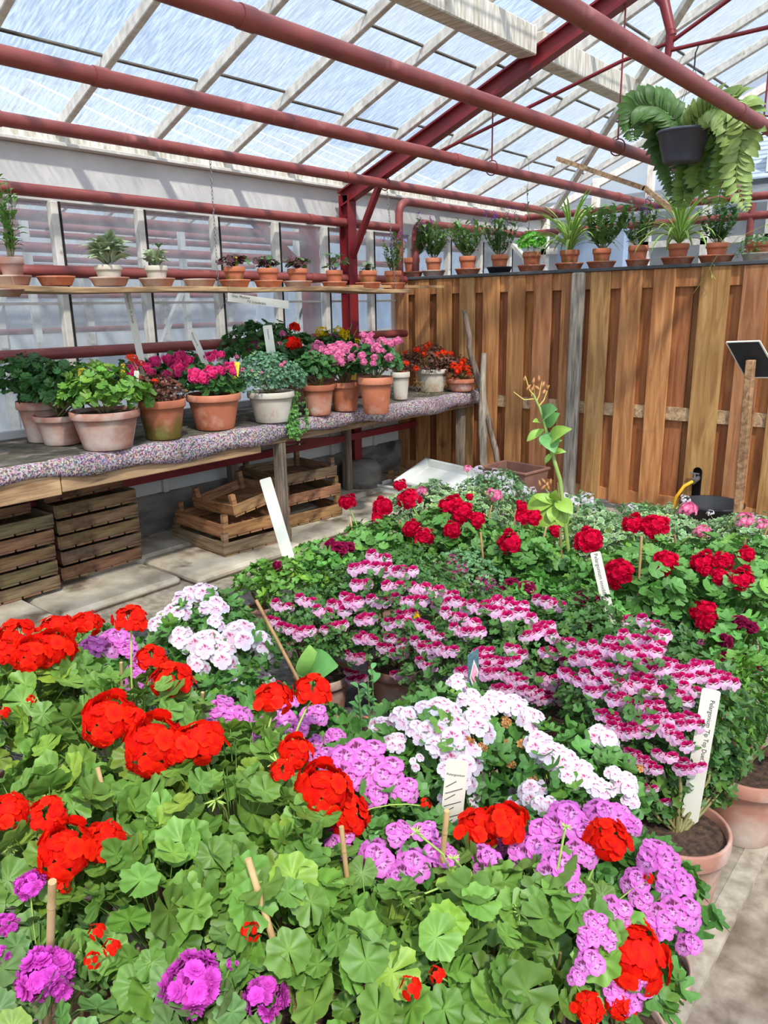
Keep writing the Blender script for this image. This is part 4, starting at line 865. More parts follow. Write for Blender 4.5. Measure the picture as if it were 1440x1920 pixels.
T1 = [(160,345),(95,380),(170,385),(215,385),(250,392),(100,435),(205,435),(65,485),(160,490),(240,485),(25,510),(110,540),(20,565),(105,605),(75,670),(80,735),(210,560),(190,650),(215,620),(245,650),(275,560),(310,575),(230,730),(300,630),(320,655),
 (315,700),(290,440),(330,450),(385,465),(370,500),(430,500),(285,480),(455,550),(470,595),(430,585),(490,510),(530,500),(575,500),(560,530),(615,500),(640,535),(705,490),(735,500),(700,565),(660,602),(705,592),(760,620),(500,650),(610,655),(500,690),
 (545,690),(525,730),(590,735),(560,770),(610,750),(640,775),(715,740),(735,765),(690,812),(740,812),(665,800),(440,715),(820,640),(815,675),(845,655),(870,690),(790,685),(780,722),(830,745),(345,600),(250,535),(400,535),(345,640),(720,650),(590,690),(500,720),(380,650)]
T2 = [(250,1350),(340,1380),(372,1410),(300,1345),(465,1330),(600,1425),(640,1400),(210,1190),(270,1205),(330,1190),(180,1150),(470,1110),(500,1095),(500,1210),(560,1260),(580,1160),(650,1130),(360,1130),(350,1520),(425,1630),(190,1010),(250,1000),(300,1020),(340,1050),(390,1040),(110,1080),
 (560,990),(620,930),(250,800),(160,900),(240,910),(330,925),(420,925),(395,810),(430,830),(520,800),(570,860),(620,822),(690,800),(720,885),(790,870),(840,882),(100,820),(30,880),(150,700),(70,690),(215,720),(290,730),(330,650),(260,620),(420,600),(400,660),(380,695),(290,530),(380,545),(170,655),(20,750),(330,860),(60,960),(450,1160)]
T3 = [(1060,675),(1150,655),(1210,690),(1270,675),(1235,750),(1140,760),(1100,770),(1320,650),(1370,710),(1380,790),(1325,865),(1330,945),(1035,740)]
DU = [(620+x/1.756, 850+y/1.756, 19) for x, y in T1]+[(1100+x/3.2, 1000+y/3.2, 20) for x, y in T2]+[(x/2, 800+y/2, 17) for x, y in T3]
place_heads('duet', DU, out=(0, 0, 0), lift=.5, stalk=False)
def z8(L): return [(620+h[0]/1.756, 850+h[1]/1.756, h[2]/1.756*1.08)+tuple(h[3:]) for h in L]
place_heads('crimson', z8([(55,157,26),(172,172,32),(153,207,20),(228,103,18),(255,143,35),(265,245,27),(305,270,30),(385,168,28),(430,185,38),(410,160,24),(482,213,24),(400,250,28),(635,203,26),(665,205,26),(590,290,36),(458,140,12),(620,160,10),(630,173,14),(740,250,20),(848,283,42),(950,385,46),(995,228,32),(1070,232,40),(1040,232,24),
 (1105,350,40),(1225,355,36),(1290,350,30),(1350,410,40),(1370,332,28),(1230,520,38),(1240,555,34),(1280,400,24),(1235,385,20),(1215,525,26)]), out=(0, 0, .7), lift=2.2)
place_heads('smallpink', z8([(538,132,26),(1180,182,34),(1225,255,27),(1365,215,30),(1420,232,24),(298,122,20),(450,47,14),(1185,375,18)]), out=(0, 0, .7), lift=2.5)
place_heads('tinymag', z8([(400,345,22),(380,370,20),(430,380,24),(400,400,20),(520,430,30),(455,440,20),(350,365,14),(500,410,18),(1220,620,16),(1140,660,10),(1060,525,8)]), lift=1.0, stalk=False)
place_heads('maroon', z8([(30,310,34),(0,300,26),(65,305,24),(600,425,28),(650,440,30),(825,475,32),(890,478,26),(850,555,32),(940,535,30),(970,545,22),(1345,555,32),(1385,570,30),(1300,615,32),(1302,678,34),(560,450,20),(880,540,20),(1420,700,20)])+[(520,1060,13),(537,1058,12)], out=(0, 0, .4), lift=1.2)
place_heads('tinywhite', z8([(485,55,22),(515,70,20),(555,75,24),(590,95,20),(575,120,22),(640,125,20),(530,130,18),(540,60,16),(600,130,16),(770,145,22),(800,160,24),(845,145,24),(855,160,18),(865,190,14),(1000,180,14),(1140,215,20),(1170,150,18),(1335,262,22),(1360,270,16),(1250,195,14),(1100,250,14),(985,175,12),(1420,215,18),(1385,205,14),(665,120,14)]), out=(0, 0, .5), lift=1.5)
place_heads('yellow', [(782, 1152, 9)], lift=.6, stalk=False)

# green buds of the foreground geraniums
def bud(pl, px, py, r):
    c = pl['c']; d = ray(px, py); t = ((c-CAM)@d)/(d@d); p = CAM+d*(t-.1); s = r*mpp(p)
    g = G()
    for k in range(11):
        a = k*2.4; e = nrm((math.cos(a)*.8, math.sin(a)*.8, rng.uniform(-.6, .7))); g.tube([p, p+e*s*.6, p+e*s], [s*.05, s*.12, s*.03], 4, srgb(168, 196, 100))
    b = pl['c']-np.array([0, 0, pl['rz']*.5]); g.tube([b, (b+p)/2+np.array([0, 0, .05]), p], .0025, 4, srgb(160, 186, 96)); g.build('bud_cluster', M['stem'], pl['o'])
for px, py, r in ((265,1545,24),(90,1390,26),(165,1415,26),(405,1500,22),(760,1690,20),(975,1712,18),(1060,1550,12),(400,1600,18),(850,1610,14),(20,1590,16),(780,1560,14),(520,1430,20)):
    bud(min([p for p in PL if 'scarlet' in p['heads']], key=lambda p: math.hypot(px-p['px'], py-p['py'])), px, py, r)

# ---------------- canes, stakes, labels ----------------
def stick(pt, pb, zb, down=.25):
    b = at(*pb, 'z', zb); t = at(*pt, 'y', b[1]); d = nrm(t-b)
    if d[2] > .2: b = b-d*min(down, (b[2]-.1)/d[2]) if b[2] > .12 else b
    return b, t
def cane(pt, pb, zb, r, label, tone=(1, 1, 1)):
    b, t = stick(pt, pb, zb); g = G(); P = [b+(t-b)*q for q in np.linspace(0, 1, 9)]; g.tube(P, r, 8, tone)
    for q in (.3, .62, .88): p = b+(t-b)*q; d = nrm(t-b); g.tube([p-d*.003, p, p+d*.003], [r, r*1.18, r], 8, tuple(v*.8 for v in tone))
    single(g, 'bamboo_cane', M['bamboo'], label, 'cane', 'canes among the flowers')
for pt, pb, zb, r, lb, tn in (
 ((183,1440),(208,1540),.42,.0055,'bamboo cane leaning among the leaves, below the wide red cluster on the left',(1,1,1)),
 ((227,1242),(228,1290),.40,.005,'bamboo cane tip between pink flowers and red heads at the left',(1,1,1)),
 ((380,1298),(377,1335),.40,.005,'short bamboo cane tip left of the pink regal flowers',(1,1,1)),
 ((465,1610),(545,1868),.30,.0065,'long bamboo cane leaning over the near foreground pots',(1,1,1)),
 ((98,1653),(90,1900),.25,.007,'thick grey cane standing behind the purple head in the near left corner',(.85,.88,.95)),
 ((275,1610),(284,1640),.42,.005,'bamboo cane tip in the leaves right of the three touching red heads',(1,1,1)),
 ((838,1520),(822,1685),.32,.006,'bamboo cane before the grey paper label, left of the broad red head',(.95,.92,.9)),
 ((640,1550),(664,1770),.28,.005,'bamboo cane under the long double red head, down to a clay pot',(.85,.8,.75)),
 ((369,1768),(372,1800),.34,.006,'pale cane tip just above the middle purple head',(1.1,1.1,1)),
 ((717,1768),(718,1905),.26,.006,'grey brown cane at the bottom edge, right of the middle purple heads',(.7,.68,.65)),
 ((480,1125),(545,1248),.36,.006,'brown knobbly stick leaning over the left white flowers',(.7,.6,.55)),
 ((656,968),(664,1015),.42,.004,'pale cane by the farthest left crimson flowers',(1.1,1.05,1)),
 ((749,975),(747,1010),.42,.004,'tan cane between the crimson heads at the left',(1,.9,.8)),
 ((901,998),(907,1060),.42,.005,'tan cane just right of a crimson head, left of the lily',(.95,.85,.7)),
 ((922,948),(911,995),.44,.004,'tan cane below the small pink head by the brown planter',(1.05,1,.9)),
 ((967,955),(963,995),.44,.004,'tan cane behind the crimson heads, left of the lily stalk',(1,.9,.75)),
 ((1024,988),(1010,1050),.42,.005,'grey cane leaning behind the hanging lily leaf',(.95,.9,.88)),
 ((1085,948),(1076,995),.42,.004,'grey cane leaning left of the fence post foot',(.8,.8,.8)),
 ((1203,1005),(1194,1150),.40,.005,'tall cane right of the leaning printed label',(.75,.68,.62)),
 ((1250,958),(1248,985),.44,.004,'cane tip between two wide crimson heads',(.95,.95,.9)),
 ((1265,1003),(1270,1040),.44,.005,'brown cane right of the two wide crimson heads',(.6,.55,.5)),
 ((1336,1082),(1343,1150),.40,.005,'brown cane above the lowest crimson head at the right',(.7,.62,.56)),
 ((1361,1017),(1358,1075),.42,.005,'light brown cane behind the crimson heads at the right',(.95,.85,.8)),
 ((1398,1010),(1382,1070),.42,.005,'dark cane leaning at the far right crimson heads',(.65,.6,.58)),
 ((1440,985),(1425,1030),.44,.005,'dark cane cut by the right picture edge',(.7,.65,.6))):
    cane(pt, pb, zb, r, lb, tn)
def text_mesh(s, size):
    cu = bpy.data.curves.new('lettering', 'FONT'); cu.body = s; cu.size = size; cu.extrude = 0; cu.offset = .0
    cu.resolution_u = 2; o = bpy.data.objects.new('lettering', cu); col.objects.link(o)
    me = bpy.data.meshes.new_from_object(o, depsgraph=bpy.context.evaluated_depsgraph_get()); bpy.data.objects.remove(o); return me
def board(pt, pb, zb, wpx, label, m='label_white', text=None, tsize=.014, tstart=.94, thick=.003, name='plant_label', group=None, yaw=0, down=.2, ypl=None, point=False, off=0, lines=None):
    if ypl is None: b, t = stick(pt, pb, zb, down)
    else: b = at(*pb, 'x', ypl); t = at(*pt, 'x', ypl); b = b-nrm(t-b)*down
    c = (b+t)/2; wd = wpx*mpp(t); up = nrm(t-b); n = nrm(CAM-c); n[2] *= .25; n = nrm(n-up*(n@up)); cy, sy = math.cos(yaw), math.sin(yaw)
    s = np.cross(up, n); n, s = n*cy+s*sy, s*cy-n*sy; L = np.linalg.norm(t-b)
    r = thing(name, b, label, 'plant label', group); R = np.array([s, up, n]).T; g = G()
    e = .03 if L > .2 else .004
    V = [(-wd/2, e, 0), (wd/2, e, 0), (wd/2, L-.004, 0), (wd/2-.004, L, 0), (-wd/2+.004, L, 0), (-wd/2, L-.004, 0), (0, 0, 0)]
    n_ = 7; order = [6, 1, 2, 3, 4, 5, 0]; V = np.array([V[i] for i in order], float); V0 = V+np.array([0, 0, -thick/2]); V1 = V+np.array([0, 0, thick/2])
    W = np.concatenate([V0, V1])@R.T+b; g.add(W, [[list(range(7))[::-1], list(range(7, 14))], [[i, (i+1) % 7, 7+(i+1) % 7, 7+i] for i in range(7)]], smooth=False)
    g.build('blade', M[m], r)
    if text:
        for k, tx in enumerate(text.split('|')):
            me = text_mesh(tx, tsize); me.materials.clear(); me.materials.append(M['ink']); o = bpy.data.objects.new('lettering', me); col.objects.link(o); o.parent = r
            # letters run down the stake: x of the text -> -up
            X = -up; Z = n; Y = np.cross(Z, X); org = up*(L*tstart)+n*(thick/2+.0006)+Y*(-tsize*.35+off-k*tsize*1.2)
            o.matrix_local = Matrix(((X[0], Y[0], Z[0], org[0]), (X[1], Y[1], Z[1], org[1]), (X[2], Y[2], Z[2], org[2]), (0, 0, 0, 1)))
    return r, b, t, n, s, up
board((1334,1294),(1296,1515),.27,33, 'cream wooden stake in the right clay pot, printed with two black words lines', text="Pelargonium 'Tip Top Duet': grc", tsize=.0150, tstart=.94, thick=.008, down=.06, off=.007)
board((1116,1035),(1150,1185),.40,19, 'leaning white printed label among the maroon flowers', text="Pelargonium ionidiflorum", tsize=.0185, tstart=.985, down=.02)
board((497,897),(556,1095),.30,22, 'plain blank cream stake leaning left in front of the open crates', thick=.008, down=.1)
r_, b_, t_, n_, s_, u_ = board((858,1425),(840,1595),.30,42, 'grey paper hang label with slanting print, behind the broad red head', m='label_white', text=None, down=.0)
g = G()
Lb = np.linalg.norm(t_-b_); wl_ = 42*mpp(t_)
for k in range(9): q = b_+u_*(Lb*(.15+.07*k))+n_*.003; g.bar(q-s_*wl_*.40, q+s_*wl_*(.05+.3*(k % 2))+u_*.018, .0012, .0006, tuple(n_))
g.build('print_lines', M['ink'], r_)
me = text_mesh('Pelargonium', .008); me.materials.clear(); me.materials.append(M['ink']); o = bpy.data.objects.new('lettering', me); col.objects.link(o); o.parent = r_
org = u_*(Lb*.84)+n_*.003-s_*wl_*.42; o.matrix_local = Matrix(((s_[0], u_[0], n_[0], org[0]), (s_[1], u_[1], n_[1], org[1]), (s_[2], u_[2], n_[2], org[2]), (0, 0, 0, 1)))
# picture tag, edge on
M['tag_teal'] = mat('dark teal printed tag', srgb(64, 92, 100), srgb(96, 122, 128), 60, (1, 1, 4), .35); M['tag_pink'] = mat('pink picture on tag', srgb(214, 70, 110), srgb(236, 170, 190), 30, rough=.35)
r_, b_, t_, n_, s_, u_ = board((887,1222),(889,1345),.40,38, 'narrow picture tag in dark teal with a pink flower, standing over the white flowers', m='tag_teal', down=.14, yaw=1.05)
Lb = np.linalg.norm(t_-b_); g = G(); q = b_+u_*(Lb*.80)+n_*.0022; w_ = 38*mpp(t_)
for e, mi in ((1.0, 1), (.72, 0)): g.add([q+u_*.045*e+n_*(.0004*(1-mi)), q+s_*w_*.45*e+n_*(.0004*(1-mi)), q-u_*.045*e+n_*(.0004*(1-mi)), q-s_*w_*.45*e+n_*(.0004*(1-mi))], [[0, 1, 2, 3]], mat=mi, smooth=False)
g.build('flower_picture', [M['tag_pink'], M['label_white']], r_)
g = G(); b1, t1 = stick((862, 1268), (838, 1320), .42, .2); g.tube([b1, t1], .003, 6); single(g, 'tag_holder', M['black_plastic'], 'thin black rod beside the picture tag', 'rod')

# ---------------- tall lily ----------------
lb = at(1068, 1118, 'z', .2); ly = thing('potted_lily', (lb[0], lb[1], 0), 'tall leggy lily stalk with brown seed pods, rising in front of the fence', 'potted plant'); yL = lb[1]
add_pot(ly, .12, .2, 'black')
S_ = [at(x, y, 'y', yL) for x, y in ((1072, 1110), (1066, 1040), (1058, 970), (1050, 900), (1035, 850), (1022, 800), (1012, 765), (1000, 740))]
S_ = [np.array([lb[0], lb[1], .15])]+S_; g = G(); g.tube(S_, [.012, .012, .011, .010, .010, .009, .007, .006, .005], 8, srgb(136, 156, 80))
for a, b2 in ((at(1000, 740, 'y', yL), (985, 705)), (at(1003, 748, 'y', yL), (963, 735)), (at(1010, 762, 'y', yL), (1030, 722)), (at(1005, 750, 'y', yL), (1000, 712)), (at(1006, 752, 'y', yL), (1016, 715)), (at(1003, 745, 'y', yL), (992, 722))):
    e = at(*b2, 'y', yL+rng.uniform(-.04, .04)); g.tube([a, (a+e)/2+np.array([0, 0, -.02]), e], [.004, .003, .002], 5, srgb(208, 180, 100))
g.build('stalk', M['stem'], ly)
def leafat(g, T, p, d, up, size, c): Z = nrm(np.array(up)); X = nrm(d); Z = nrm(Z-X*(Z@X)); R = np.stack([X, np.cross(Z, X), Z], 1); g.inst(T, R[None], np.array([p]), np.array([size]), np.array([c]))
g = G(); g2 = G(); g3 = G()
for (x0, y0, x1, y1, wide) in ((1030,835,1074,805,0),(1024,800,1050,775,1),(1020,790,1046,768,1),(1020,785,1036,762,1),(1020,805,988,828,0),(1022,812,1040,850,1),(1034,850,1062,848,0),(1034,850,1022,870,0),(1030,840,1055,826,0),(1012,795,998,792,0),(1018,820,1012,836,0),
   (1040,938,1043,918,1),(1040,940,988,955,1),(1042,938,1074,964,1),(1036,945,998,1028,2),(1044,950,1060,990,1),(1040,945,1020,925,0),(1038,950,1034,980,1),(1040,945,1000,930,0),(1066,1040,1050,1066,1),(1046,1060,1048,1072,0)):
    a = at(x0, y0, 'y', yL); e = at(x1, y1, 'y', yL-rng.uniform(-.02, .08)); L = np.linalg.norm(e-a)
    c = srgb(150, 182, 74) if y0 > 900 else (srgb(112, 164, 96) if wide == 1 else srgb(150, 184, 80))
    leafat(g, LT['oval' if wide else 'lance'][0], a, e-a, nrm(CAM-a)+np.array([0, 0, .6]), L, c)
g.build('leaves', M['leaf'], ly)
for (x, y) in ((983,712),(1000,716),(1008,728),(1018,722),(1026,728),(998,730),(1010,712),(990,728),(1020,735),(1012,908),(1020,903),(1026,908),(1032,905),(1018,915),(1028,916)):
    p = at(x, y, 'y', yL+rng.uniform(-.03, .03)); d = nrm(rng.normal(0, .4, 3)+np.array([0, 0, 1])); g2.tube([p-d*.012, p-d*.006, p+d*.004, p+d*.014, p+d*.02], [.001, .006, .0075, .004, .001], 7, srgb(178, 120, 72))
a = at(1040, 940, 'y', yL); e = at(1022, 915, 'y', yL); g2.tube([a, e], .003, 5, srgb(150, 150, 80)); g2.build('seed_pods', M['stem'], ly)
g = G(); b1 = at(1045, 1060, 'y', yL); g.tube([(b1[0]+.02, yL+.03, .12), at(1047, 905, 'y', yL+.03)], .006, 8, (1, 1, 1)); single(g, 'bamboo_cane', M['bamboo'], 'pale cane tied upright behind the tall lily stalk', 'cane')
g = G(); b1, t1 = stick((1050, 990), (1055, 1100), .3, .2); g.tube([b1, t1], .006, 8, (.5, .42, .4)); single(g, 'bamboo_cane', M['bamboo'], 'dark brown cane beside the lower part of the lily stalk', 'cane')

# ---------------- seedling pot with bare soil, broad-leaved seedling ----------------
c = at(650, 1385, 'z', .2); o = thing('seedling_pot', (c[0], c[1], 0), 'low clay pot of bare brown soil with thin green seedlings', 'potted plant'); add_pot(o, .15, .2, 'orange')
g = G(); gl = G()
for px, top in ((672, 1290), (690, 1268), (655, 1345), (698, 1255)):
    b = np.array([c[0]+(px-650)*mpp(c)*.8, c[1]+.02+rng.uniform(-.04, .05), .18]); t = at(px, top, 'y', b[1]); g.tube([b, (b+t)/2+rng.normal(0, .008, 3), t], .0022, 5, srgb(120, 150, 80))
    for q in np.linspace(.25, 1, 9): p = b+(t-b)*q; a = rng.uniform(0, 6.3); leafat(gl, LT['oval'][0], p, (math.cos(a), math.sin(a), .4), (0, 0, 1), rng.uniform(.025, .045), srgb(104, 158, 96))
g.build('stems', M['stem'], o); gl.build('leaves', M['leaf'], o)
c = at(585, 1290, 'z', .25); o = thing('broad_leaved_seedling', (c[0], c[1], 0), 'young plant with two broad pale green oval leaves left of the seedling pot', 'potted plant'); add_pot(o, .08, .14, 'black')
gl = G(); g = G(); b = np.array([c[0], c[1], .14]); t = at(578, 1268, 'y', c[1]); g.tube([b, t], .004, 6, srgb(150, 180, 90)); g.build('stem', M['stem'], o)
for x1, y1, kk in ((580, 1208, srgb(156, 200, 104)), (636, 1250, srgb(110, 168, 92)), (556, 1262, srgb(130, 180, 90)), (600, 1290, srgb(90, 150, 70))):
    e = at(x1, y1, 'y', c[1]-.02); leafat(gl, LT['oval'][0], t, e-t, nrm(CAM-t)+np.array([.2, 0, .5]), np.linalg.norm(e-t), kk)
gl.build('leaves', M['leaf'], o)
for x, y, s_ in ((620, 1320, 14), (632, 1335, 10)): pass

# ---------------- pots on the bench ----------------
BZ = .832
def bench_pot(xl, xr, ytop, ybot, style, fk, label, cpx, cpy, crp, heads=(), name='potted_geranium', rim=.2, bulge=0, rzf=.75, lo=-.3, cover=1, yellow=.1, zb=None, back=0):
    zb = BZ if zb is None else zb; cx = (xl+xr)/2
    p = at(cx, ybot-6, 'z', zb)
    for _ in range(4):                                       # the pot's visible bottom edge is its near side
        crp_ = crp; R = (xr-xl)/2*mpp(p); q = at(cx, ybot, 'z', zb); hd = nrm((q-CAM)*np.array([1, 1, 0])); p = q+hd*R*.70
    p[0] = max(p[0], -4.16+R*.9) if zb == BZ else p[0]
    top = at(cx, ytop, 'z', 1.1); d = ray(cx, ytop); hd2 = (p-CAM)[:2]@(d[:2])/(d[:2]@d[:2]); H = CAM[2]+d[2]*hd2-zb
    r = thing(name, (p[0], p[1], zb), label, 'potted plant'); add_pot(r, R, H, style, rim, bulge)
    if fk:
        d = ray(cpx, cpy); t = (p-CAM)[:2]@(d[:2])/(d[:2]@d[:2]); c = CAM+d*t; rx = crp*1.15*mpp(c); c[0] -= .04; c[0] = max(c[0], -4.22+rx*.8)
        foliage(r, p+np.array([0, 0, H*.9]), c, rx, rx*rzf, fk, lo=lo, cover=cover, yellow=yellow)
        PL.append(dict(o=r, c=c, rx=rx, rz=rx*rzf, heads=list(heads), px=cpx, py=cpy, rp=crp, b=p+np.array([0, 0, H*.9]), n=0))
    return r, p, R, H
PL0 = len(PL); PL_old = PL; PL = []
bench_pot(0, 86, 752, 821, 'old', 'bench', 'weathered clay pot with bushy green leaves at the far left of the bench', 60, 722, 62)
bench_pot(72, 168, 776, 836, 'old', 'bench', 'weathered clay pot with a broad drooping leaf, second from the left on the bench', 130, 735, 62, yellow=.2)
bench_pot(142, 267, 768, 846, 'old', 'benchfresh', 'widest weathered clay pot, full of fresh green leaves, nearest the bench edge', 200, 742, 66, yellow=.25)
bench_pot(263, 353, 748, 826, 'moss', 'bronze', 'clay pot green with moss below, holding a bronze leaved plant', 300, 740, 42, ('orange',), cover=1.2)
bench_pot(355, 455, 737, 808, 'terra', 'bench', 'orange clay pot with hot pink flowers and a leaning white label', 400, 722, 46, ('hotpink',), yellow=0)
bench_pot(467, 555, 733, 794, 'white', 'grey', 'pale lime crusted pot with tiny grey green leaves spilling over its rim', 508, 712, 56, ('smallpink',), cover=1.3)
bench_pot(568, 629, 720, 780, 'halfwhite', 'bench', 'small clay pot crusted white, to the right of the trailing plant', 596, 696, 38, ())
bench_pot(618, 678, 715, 772, 'terra', 'bench', 'clay pot of pale pink geraniums marked by a yellow tag', 640, 690, 44, ('palepink',), yellow=0)
bench_pot(673, 738, 706, 778, 'terra', 'bench', 'clay pot of pale pink geraniums standing highest, right beside the narrow mossy pot', 712, 680, 42, ('palepink',), yellow=0)
bench_pot(733, 769, 697, 750, 'white', 'bronze', 'narrow stained pot with dry stalks between the pink and the dark red plants', 752, 688, 22, ('orange',))
bench_pot(781, 840, 691, 736, 'white', 'bronze', 'clay pot with dark red leaves and orange stars, straw hanging down its front', 808, 682, 40, ('orange',))
bench_pot(837, 893, 709, 735, 'halfwhite', 'bronze', 'shallow pale bowl with dark leaves and orange red flowers at the bench end', 864, 695, 30, ('orange',), rim=.35)
bench_pot(235, 305, 760, 790, 'brown', 'bench', 'brown pot behind the mossy one with hot pink and orange flowers', 258, 712, 44, ('hotpink',))
bench_pot(300, 370, 740, 775, 'brown', 'bench', 'brown pot in the back row of the bench, thick with hot pink flowers', 335, 700, 44, ('hotpink',))
bench_pot(395, 460, 700, 750, 'brown', 'bench', 'dark leaved plant in the back row, without flowers at its top', 430, 655, 44, (), rzf=.9)
bench_pot(455, 520, 700, 750, 'brown', 'bench', 'back row plant with a few pale pink heads behind the white board label', 480, 655, 42, ('palepink',), rzf=1)
bench_pot(520, 585, 700, 750, 'brown', 'bench', 'back row plant carrying a large flat red head', 545, 680, 44, ('scarlet',), rzf=1)
bench_pot(575, 640, 690, 740, 'brown', 'bench', 'back row plant behind the pale pink geraniums, with yellow flower clusters', 615, 665, 40, ('yellow', 'tinymag'), rzf=.9)
def P3(L): return [(h[0]/3, 420+h[1]/3, h[2]/3) for h in L]
place_heads('hotpink', P3([(740,830,40),(870,770,36),(820,800,30),(930,850,34),(950,760,40),(990,790,36),(1010,740,36),(1060,820,40),(1010,820,50),(1060,760,30),(1100,840,42),(1140,860,46),(1090,860,34),(1190,830,40),(1240,820,34),(1290,800,34),(1190,740,34),(1240,730,26),(1140,740,30),(1310,830,24),(690,810,20),(760,780,26),(850,830,28)]), out=(0, 0, .5), lift=1.5)
place_heads('orange', P3([(745,750,34),(790,780,28),(615,810,20),(690,865,24),(870,880,20),(780,860,18),(720,745,22)])+[(x, y, r) for x, y, r in ((783,655,9),(800,650,9),(806,645,8),(795,662,8),(832,660,8),(845,662,7),(780,690,7),(820,665,8),(762,680,7),(760,660,6),(850,685,9),(866,680,10),(876,690,9),(858,695,9),(870,675,7),(862,688,9),(880,700,6),(757,700,6))], out=(0, 0, .5), lift=1.4)
def P4(L): return [(400+h[0]/2.769, 480+h[1]/2.769, h[2]/2.769) for h in L]
place_heads('palepink', P4([(205,440,32),(190,470,28),(215,470,26),(360,400,18),(340,460,20),(540,465,34),(560,490,36),(520,505,34),(610,480,34),(655,465,34),(640,500,32),(655,530,44),(700,490,34),(735,480,30),(745,500,34),(770,515,24),(710,460,22),(720,525,24),(700,520,24),(775,405,20),(800,430,34),(820,405,16),(850,475,34),(875,440,28),(875,490,18),(920,450,26),(958,435,26),(912,525,22),(835,525,20),(830,555,18),(780,548,18),(590,500,28),(810,450,28)]), out=(0, 0, .6), lift=1.7)
place_heads('scarlet', P4([(420,365,36),(400,445,46),(380,450,34),(425,450,34)]), out=(0, 0, .9), lift=2.5)
place_heads('yellow', P4([(560,385,34),(575,400,24),(545,400,24),(650,380,28),(680,400,28),(690,420,22),(665,400,22),(748,440,18)]), out=(0, 0, .5), lift=1.6)
place_heads('tinymag', P4([(720,348,10),(750,370,10),(700,375,9),(610,400,14),(640,415,14)]), lift=1.6)
place_heads('smallpink', P4([(355,565,14),(370,550,12),(200,595,10),(250,605,9),(120,520,14),(150,590,14)]), lift=1.1)
bench_things = PL; PL = PL_old+PL
# the trailing plant over the bench edge
o = thing('trailing_plant', (-3.44, 3.33, .5), 'small leaved green plant trailing over the felt edge above the front leg', 'plant')
g = G(); gs = G()
for k in range(9):
    x0 = rng.uniform(535, 575); pts = [at(x0, 735, 'x', -3.56), at(x0+rng.uniform(-6, 6), 775, 'x', -3.45), at(x0+rng.uniform(-8, 8), 800, 'x', -3.435), at(min(572, max(552, x0+rng.uniform(-8, 6))), rng.uniform(808, 828), 'x', -3.43)]
    gs.tube(pts, .0015, 4, srgb(90, 120, 60))
    for a, b in zip(pts[:-1], pts[1:]):
        P = np.array([a+(b-a)*t for t in rng.uniform(0, 1, 12)])+rng.normal(0, .012, (12, 3)); D = np.tile(np.array([[.8, -.3, .5]]), (12, 1)); leaves(g, 'small', D, P, .012, srgb(96, 148, 70), flat=.2)
g.build('leaves', M['leaf'], o); gs.build('stems', M['stem'], o)
o = thing('dry_grass_tuft', (-3.6, 4.75, BZ), 'tuft of dry straw on the bench before the dark red leaved pot', 'straw'); g = G()
for k in range(70):
    a = at(rng.uniform(780, 832), rng.uniform(715, 742), 'x', -3.55+rng.uniform(-.05, .03)); d = rng.normal(0, 1, 3)*np.array([.4, 1, .8]); g.tube([a, a+d*.02+np.array([0, 0, .01]), a+d*.045-np.array([0, 0, .01])], .001, 3)
tag(g.build('blades', M['straw'], o), kind='stuff')

# tags and labels on the bench
def tag_y(pt, pb, x, wpx, label, m='label_yellow', text=None, ts=.012, **k): return board(pt, pb, 0, wpx, label, m=m, text=text, tsize=ts, ypl=x, down=.03, group=k.get('group'), thick=.002, tstart=.93)
tag_y((153,691),(154,722), -3.58, 13, 'yellow tag in the second pot from the left on the bench', text='Dr')
tag_y((231,682),(230,716), -3.74, 8, 'yellow tag behind the widest weathered pot')
tag_y((256,695),(254,760), -3.55, 9, 'plain wooden tag at the right rim of the widest weathered pot', m='label_white')
tag_y((302,742),(302,760), -3.56, 8, 'short yellow tag in the mossy pot')
tag_y((444,679),(437,744), -3.56, 11, 'tall yellow tag leaning in the orange pot of hot pink flowers', text='Pelargonium')
tag_y((600,686),(601,724), -3.56, 8, 'dull yellow tag in the small white crusted pot', text='Pel.')
tag_y((667,675),(662,718), -3.56, 9, 'yellow tag in the pot of pale pink geraniums', text='Pelargonium')
board((236,540),(268,690),0,13,'very tall white label rising behind the hot pink flowers up to the shelf', text='Pelargonium  M. Zonale', tsize=.017, ypl=-4.0, down=.1, thick=.004)
board((357,617),(393,700),0,12,'white label leaning left among the hot pink flowers', text='Pelargonium M.', tsize=.014, ypl=-3.78, down=.05, thick=.004)
board((501,610),(516,712),0,17,'wide white label standing in the lime crusted pot', text='Pelargonium', tsize=.013, ypl=-3.66, down=.04, thick=.004)
# sign hung under the shelf
A = at(427, 557, 'x', -3.70); B = at(541, 572, 'x', -3.70); g = G(); hs_ = thing('hanging_sign', tuple((A+B)/2), 'white handwritten strip hanging crookedly below the shelf', 'sign')
g.bar(A, B, .003, .05, (0, 0, 1)); g.build('strip', M['label_white'], hs_)
X = nrm(B-A); Zn = nrm(np.array([1, 0, 0])-X*X[0]); Yv = np.cross(Zn, X)
for tx, q, dy in (('Gran  Machiner', .06, .004), ('P.E. (crauderalia)', .3, -.017)):
    me = text_mesh(tx, .022); me.materials.clear(); me.materials.append(M['ink']); o = bpy.data.objects.new('handwriting', me); col.objects.link(o); o.parent = hs_
    org = A+(B-A)*q+Zn*.003+Yv*dy-(A+B)/2; o.matrix_local = Matrix(((X[0], Yv[0], Zn[0], org[0]), (X[1], Yv[1], Zn[1], org[1]), (X[2], Yv[2], Zn[2], org[2]), (0, 0, 0, 1)))
